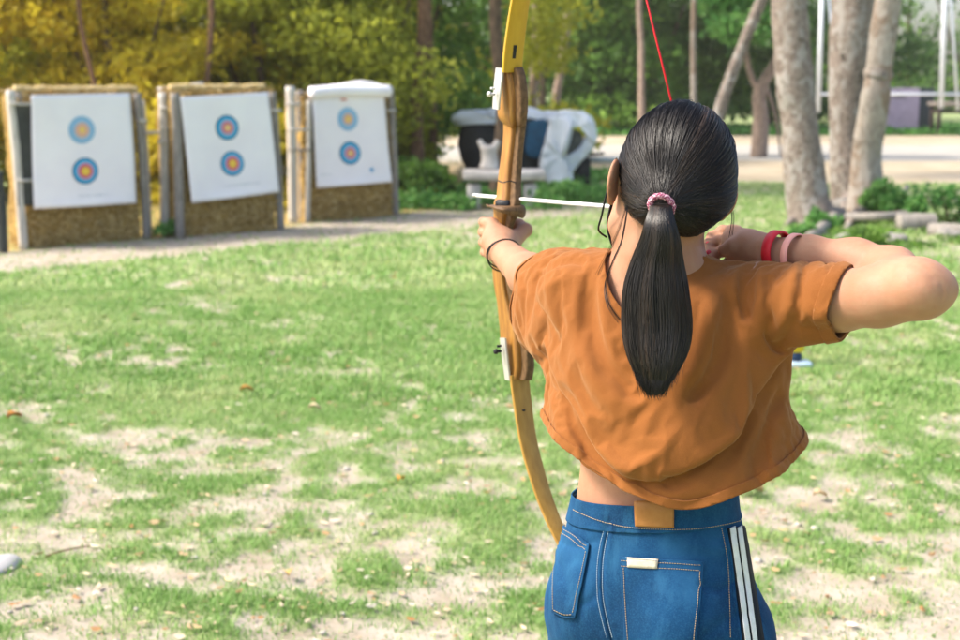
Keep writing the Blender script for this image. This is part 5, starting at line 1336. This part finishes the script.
patch_on(sd_jeans, [(629, 557), (659, 559), (658, 569), (629, 567)], 10, 4, .0062, 'pocket_tab', simple('cream_tab', c4(.60, .52, .40), .8, .15, 160), rp, .0012)
stitches(sd_jeans, [(576, 510), (600, 520), (630, 527), (665, 529), (700, 528), (738, 521)], 'waistband_stitching', THR, jeans, .0048)
for pts in ([(606, 522), (598, 560), (598, 600), (607, 638)], [(611, 522), (604, 560), (604, 600), (613, 638)]): stitches(sd_jeans, pts, 'seam_stitching', THL, jeans, .0012, rad=.0007)
stitches(sd_jeans, [(721, 528), (727, 560), (729, 600), (730, 638)], 'side_stitching', THR, jeans, .0012)
def ridge(pts, name, mat, par, off, rad, flat=.6, nz=.25):
    p = spline(np.array(pts, float), 70); H = hit(sd_jeans, p[:, 0], p[:, 1], off=off); MB().tube(H, rad, 8, noise=nz, freq=160, flat=flat).build(name, mat, par)
ridge([(608.5, 522), (601.5, 560), (601.5, 600), (610.5, 642)], 'back_seam', DENIM, jeans, .0006, .0036, .5)
ridge([(725, 528), (731, 560), (735, 600), (741, 642)], 'side_seam', DENIM, jeans, .0004, .0022, .6)
for P_, q_ in ((rp, [(621, 557), (626, 600), (627, 643)]), (rp, [(702, 562), (699, 600), (695, 643)]), (rp, [(621, 557), (660, 560), (702, 562)]), (lp, [(561, 524), (576, 533), (591, 545)]), (lp, [(591, 545), (584, 580), (576, 617)]), (lp, [(576, 617), (565, 616), (554, 611)])):
    ridge(q_, 'pocket_edge', DENIM, P_, .0042, .0013, .8, .35)
lpt = Mat('leather_patch', c4(.42, .18, .04), .55, .4); n = lpt.noise(60, 5, .6); lpt.color(lpt.ramp(n, [(.3, c4(.29, .115, .022)), (.7, c4(.37, .16, .04))])); lpt.bump(n, .2, .001)
po = patch_on(sd_jeans, [(636, 502), (674, 502), (674, 527), (637, 526)], 16, 12, .0068, 'leather_patch', lpt.m, jeans, .002)
STRP = simple('stripe_white', c4(.70, .69, .67), .95, .12, 60, spec=.05); STRD = simple('stripe_black', c4(.008, .010, .015), .85, .2)
for nm, mt, x0, x1, of in (('dark_stripe', STRD, (727, 744, 765, 743.5), 0, .0018), ('white_stripe', STRP, (728.3, 733, 750, 745), 0, .0036), ('white_stripe', STRP, (735.3, 739.5, 757, 752.5), 0, .0036)):
    c = [(x0[0], 528), (x0[1], 526), (x0[2], 650), (x0[3], 650)]
    patch_on(sd_jeans, c, 8, 50, of, nm, mt, jeans, .0012)
# shoes
sh = simple('sneaker', c4(.6, .6, .6), .7, .1)
for s in (-1, 1):
    f = lambda P, s=s: smin(rc(P, pw(s * .102, -.03, .050), pw(s * .116, .135, .040), .046, .040), rc(P, pw(s * .102, -.02, .07), pw(s * .102, -.015, .11), .045, .044), .02)
    V, F = isomesh(f, pw(s * .102, -.1, -.02) - .16, pw(s * .102, .1, .14) + .18, .006); V, F = clip_mesh(V, F, np.minimum(V[:, 2] - .002, .125 - V[:, 2])); o = mesh_obj('shoe', V, F, sh, person); solid(o, .003)

# ------------------------------------------------------------ bands on the wrists
def band(c, ax, r1, r2, wdt, th, name, mat, n=40):
    ax = np.asarray(ax, float); ax /= np.linalg.norm(ax); u = np.cross(ax, (0, 0, 1.)); u /= np.linalg.norm(u); v = np.cross(ax, u); V = []; prof = [(-.5, 0), (-.42, 1), (.42, 1), (.5, 0), (.42, -.3), (-.42, -.3)]
    for k in range(n):
        a = 2 * PI * k / n
        for h_, o_ in prof:
            V.append(c + ax * h_ * wdt + (u * math.cos(a) * (r1 + o_ * th) + v * math.sin(a) * (r2 + o_ * th)))
    m = len(prof); F = [(k * m + i, k * m + (i + 1) % m, ((k + 1) % n) * m + (i + 1) % m, ((k + 1) % n) * m + i) for k in range(n) for i in range(m)]
    return mesh_obj(name, V, F, mat, person)
fa = RWR - P3(855, 262, 1.81)
tb = [t for t in (.0,)]
B1 = P3(777, 250.5, 1.905); B2 = P3(795, 254, 1.882)
band(B1, fa, .0262, .0262, .016, .003, 'red_wristband', simple('red_rubber', c4(.62, .015, .03), .45, .05))['label'] = 'wide bright red wristband'
band(B2, fa, .0275, .0275, .011, .0022, 'pink_wristband', simple('pink_rubber', c4(.80, .36, .30), .5, .05))['label'] = 'narrow pale pink wristband'
la = LWR - LEL
for k, (o_, tl) in enumerate(((-.018, .25), (-.026, .1))):
    c = LWR + la / np.linalg.norm(la) * o_; ax = la / np.linalg.norm(la) + np.array([tl, 0, tl]); ax /= np.linalg.norm(ax)
    u = np.cross(ax, (0, 0, 1.)); u /= np.linalg.norm(u); v = np.cross(ax, u); rr = .030 + k * .002
    closed(np.array([c + u * math.cos(a) * rr + v * math.sin(a) * rr - np.array([0, 0, .004]) for a in np.linspace(0, 2 * PI, 33)[:-1]]), .0013, 'cord_bracelet', CORD, person, 6)

# ============================================================ bow and arrow
bow = empty('recurve_bow', GRIP, 'wooden recurve bow with yellow limbs and red string, held upright in her left hand', 'bow')
wm = Mat('riser_wood', c4(.35, .16, .04), .42, .45); n = wm.noise(7, 7, .6, wm.mapping((14, 14, 1.3))); nb2 = wm.noise(160, 3, .6, wm.mapping((3, 3, .4)))
c = wm.ramp(n, [(.3, c4(.20, .080, .014)), (.55, c4(.33, .150, .028)), (.75, c4(.42, .21, .045))]); wm.color(wm.mix(wm.ramp(nb2, [(.5, c4(0, 0, 0)), (.7, c4(.4, .4, .4))]), c, c4(.16, .07, .02))); wm.bump(nb2, .2, .001)
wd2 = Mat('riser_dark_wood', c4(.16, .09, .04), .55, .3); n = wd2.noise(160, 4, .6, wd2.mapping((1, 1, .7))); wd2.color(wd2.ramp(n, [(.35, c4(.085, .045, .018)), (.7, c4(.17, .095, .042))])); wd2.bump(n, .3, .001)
lmx = Mat('limb_yellow', c4(.62, .38, .02), .32, .5); n = lmx.noise(5, 5, .6, lmx.mapping((20, 20, 1))); lmx.color(lmx.ramp(n, [(.3, c4(.46, .26, .012)), (.7, c4(.54, .32, .02))]))
lmn = Mat('limb_tan', c4(.5, .3, .08), .4, .4); n = lmn.noise(5, 5, .6, lmn.mapping((20, 20, 1))); lmn.color(lmn.ramp(n, [(.3, c4(.32, .165, .026)), (.7, c4(.41, .23, .045))]))
def frame_at(T):
    b = GB - T * (GB @ T); b /= np.linalg.norm(b); a = np.cross(T, b); a = a if a @ GA > 0 else -a; return a, b
def sweep(st, name, mat, par, n=60, rnd=.25):
    """st: (px, py, Y, width across, depth) stations -> rounded rectangular sweep; mat list of 2: belly/side"""
    st = np.array(st, float); C0 = np.array([P3(*s[:3]) for s in st]); C0 = spline(C0, n); wv_ = np.interp(np.linspace(0, 1, n), np.linspace(0, 1, len(st)), st[:, 3]) / 2; dv_ = np.interp(np.linspace(0, 1, n), np.linspace(0, 1, len(st)), st[:, 4]) / 2
    for arr in (wv_, dv_):
        for _ in range(2): arr[1:-1] = (arr[:-2] + 2 * arr[1:-1] + arr[2:]) / 4
    T = np.gradient(C0, axis=0); T /= np.linalg.norm(T, axis=1)[:, None]; V = []
    sec = [(-1 + rnd, -1), (1 - rnd, -1), (1 - rnd * .3, -1 + rnd * .3), (1, -1 + rnd), (1, 1 - rnd), (1 - rnd * .3, 1 - rnd * .3), (1 - rnd, 1), (-1 + rnd, 1), (-1 + rnd * .3, 1 - rnd * .3), (-1, 1 - rnd), (-1, -1 + rnd), (-1 + rnd * .3, -1 + rnd * .3)]
    for i in range(n):
        a, b = frame_at(T[i]); m_ = min(wv_[i], dv_[i])
        for x, y in sec:
            V.append(C0[i] + b * (np.sign(x) * (wv_[i] - (1 - abs(x)) * m_)) + a * (np.sign(y) * (dv_[i] - (1 - abs(y)) * m_)))
    m = len(sec); F = [(i * m + k, i * m + (k + 1) % m, (i + 1) * m + (k + 1) % m, (i + 1) * m + k) for i in range(n - 1) for k in range(m)]
    F += [tuple(range(m - 1, -1, -1)), tuple((n - 1) * m + k for k in range(m))]
    o = mesh_obj(name, V, F, mat, par, True)
    e = o.modifiers.new('e', 'EDGE_SPLIT'); e.split_angle = math.radians(50); return o, C0
up_r = [(512, 67, 2.49, .036, .016), (513, 78, 2.49, .038, .030), (513, 95, 2.495, .038, .046), (512, 108, 2.5, .036, .056), (512, 117, 2.5, .034, .052), (514, 124, 2.505, .030, .036), (513, 140, 2.505, .028, .034), (511, 160, 2.505, .029, .034), (509, 180, 2.505, .031, .038), (508, 197, 2.50, .033, .040), (506, 207, 2.50, .036, .044)]
lo_r = [(504, 207, 2.50, .030, .038), (503, 225, 2.50, .024, .034), (502, 245, 2.50, .024, .034), (502, 262, 2.495, .026, .038), (503, 280, 2.49, .026, .036), (507, 300, 2.485, .028, .036), (511, 318, 2.48, .032, .046), (515, 335, 2.475, .036, .062), (517, 352, 2.47, .038, .060), (519, 368, 2.465, .038, .048), (519, 380, 2.46, .038, .030)]
riser, _ = sweep(up_r + lo_r[1:], 'riser', wm.m, bow, 120, .30)
sweep([(p[0] + 6.5 - (2 if i > 9 else 0), p[1] + (1 if i == 0 else 0), p[2] + .0, .0075, p[4] * 1.015) for i, p in enumerate(up_r[:10])], 'side_panel', wd2.m, riser, 60, .3) if False else None
ul, UC = sweep([(512, 72, 2.472, .040, .008), (513, 55, 2.468, .040, .008), (516, 30, 2.462, .039, .0078), (520.5, 0, 2.45, .037, .0075), (531, -50, 2.42, .034, .007), (548, -105, 2.37, .030, .006), (569, -155, 2.31, .026, .006), (589, -198, 2.26, .020, .006), (595, -216, 2.255, .016, .007)], 'upper_limb', lmx.m, bow, 70, .5)
ll, LC = sweep([(519, 374, 2.452, .040, .008), (522, 400, 2.445, .038, .008), (528, 440, 2.43, .036, .0078), (538, 478, 2.41, .034, .0075), (551, 515, 2.385, .031, .007), (569, 552, 2.35, .028, .006), (590, 585, 2.31, .024, .006), (610, 612, 2.27, .018, .006), (617, 624, 2.265, .014, .007)], 'lower_limb', lmn.m, bow, 70, .5)
# dark side faces laminated on the right of the riser
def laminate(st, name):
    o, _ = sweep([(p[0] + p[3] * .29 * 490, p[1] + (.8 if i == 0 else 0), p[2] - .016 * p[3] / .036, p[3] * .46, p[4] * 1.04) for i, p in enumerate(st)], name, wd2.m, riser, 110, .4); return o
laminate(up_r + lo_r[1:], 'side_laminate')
MET = Mat('brushed_metal', c4(.62, .60, .57), .4, .5); MET.b.inputs['Metallic'].default_value = .6; MET = MET.m
def plate(pts, name):
    o, _ = sweep(pts, name, MET, riser, 12, .3); return o
plate([(500, 68, 2.478, .004, .026), (498, 85, 2.478, .004, .026), (496, 109, 2.48, .004, .022)], 'limb_plate')
plate([(503, 338, 2.455, .004, .020), (505, 356, 2.452, .004, .020), (508, 380, 2.45, .004, .018)], 'limb_plate')
for (a, b, y) in ((494.5, 94, 2.475), (501, 351, 2.452)):
    c = P3(a, b, y); mb = MB().tube([c, c - GB * .012], .003, 10); mb.tube([c - GB * .009, c - GB * .014], [.0055, .0045], 12); mb.tube([c + (0, 0, .010), c + (0, 0, .010) - GB * .008], .0025, 8); mb.build('limb_bolt', MET if b < 200 else CORD, riser)
# shelf, rest and the line of glue under it
o, _ = sweep([(506, 205.0, 2.485, .050, .062), (506, 208.5, 2.485, .062, .072), (505, 212, 2.485, .056, .066)], 'arrow_shelf', wd2.m, riser, 10, .5)
BLK = simple('black_rubber', c4(.012, .013, .016), .5)
nock = P3(699, 214, 1.995)
tipd = P3(472, 195, 2.64)
rest = nock + (tipd - nock) * .79
MB().box(rest + (-.012, -.02, -.010), (.030, .018, .018), -.5, bev=.003).build('arrow_rest', BLK, riser)
ln = spline([P3(498, 180.5, 2.472), P3(503, 182.5, 2.462), P3(510, 181, 2.462), P3(517, 183, 2.475), P3(521, 182, 2.49)], 20); MB().tube(ln, .0011, 6).build('wood_seam', BLK, riser)
# string: tip to nock to tip
redm = simple('red_string', c4(.55, .012, .02), .6, .1)
ut, lt = UC[-3], LC[-3]
ss = MB(); ss.tube([ut, nock], .0017, 6); ss.tube([nock, lt], .0017, 6); ss.tube([ut, UC[-9] + GA * .004], .0017, 6); ss.tube([lt, LC[-9] + GA * .004], .0017, 6); st_ = ss.build('bowstring', redm, bow)
MB().tube([nock + (ut - nock) * .06, nock, nock + (lt - nock) * .06], .0024, 8).build('serving', BLK, st_)
# printed digit
tx = D.curves.new('digit', 'FONT'); tx.body = '1'; tx.size = .034; tx.extrude = .0003; tx.offset = .0004; tx.align_x = 'CENTER'; tx.align_y = 'CENTER'
to = D.objects.new('tmp', tx); COL.objects.link(to); bpy.context.view_layer.update(); me = D.meshes.new_from_object(to); D.objects.remove(to)
c = P3(513.2, 52, 2.468); T = P3(520, 0, 2.45) - P3(512, 72, 2.472); T /= np.linalg.norm(T); a, b = frame_at(T); c = c + a * .0050
co = np.array([v.co for v in me.vertices]); V = c + co[:, :1] * b * 1.7 + co[:, 1:2] * T + co[:, 2:3] * a
dg = mesh_obj('digit', V, [tuple(p.vertices) for p in me.polygons], BLK, ul, False)
MB().blob(P3(523, 410, 2.437) + GA * .003, (.0035, .001, .002), 8).build('knot_mark', CORD, ll)
# arrow
arrow = empty('arrow', nock, 'white arrow nocked on the string, its tip past the bow grip', 'arrow')
AW = simple('arrow_white', c4(.78, .78, .77), .35, .03, spec=.5); ad = (tipd - nock) / np.linalg.norm(tipd - nock)
MB().tube([nock + ad * .012, tipd - ad * .02], .0036, 14).build('shaft', AW, arrow)
MB().tube([tipd - ad * .022, tipd - ad * .008, tipd], [.0038, .0036, .0008], 14).build('point', MET, arrow)
MB().tube([nock - ad * .003, nock + ad * .014], [.0030, .0036], 10).build('nock', simple('nock_red', c4(.5, .03, .03), .4), arrow)
for k in range(3):
    q = 2 * PI * k / 3 + .5; u = np.cross(ad, (0, 0, 1.)); u /= np.linalg.norm(u); v = np.cross(u, ad); dn = u * math.cos(q) + v * math.sin(q); sd_ = np.cross(ad, dn) * .0005
    a0, a1, a2, a3 = nock + ad * .03, nock + ad * .09, nock + ad * .075 + dn * .006, nock + ad * .032 + dn * .013
    Vf = [p + dn * .003 + s * sd_ for s in (-1, 1) for p in (a0, a1, a2, a3)]
    mesh_obj('fletching', Vf, [(0, 1, 2, 3), (7, 6, 5, 4), (0, 4, 5, 1), (1, 5, 6, 2), (2, 6, 7, 3), (3, 7, 4, 0)], simple('feather', c4(.6, .6, .1), .7), arrow, False)
cd.dof.focus_distance = 1.92

# ------------------------------------------------------------ haze in the air
hz = MB().box((0, 45, 4.6), (170, 110, 11.4)).build('haze', None, None, False); tag(hz, 'thin bright haze in the air of the clearing', 'haze', kind='stuff')
hzm = D.materials.new('haze_air'); hzm.use_nodes = True; nt = hzm.node_tree; nt.nodes.remove(nt.nodes['Principled BSDF'])
pv = nt.nodes.new('ShaderNodeVolumePrincipled'); pv.inputs['Density'].default_value = .0008; pv.inputs['Color'].default_value = (1, .95, .82, 1); pv.inputs['Anisotropy'].default_value = .3
nt.links.new(pv.outputs[0], nt.nodes['Material Output'].inputs['Volume']); hz.data.materials.append(hzm)
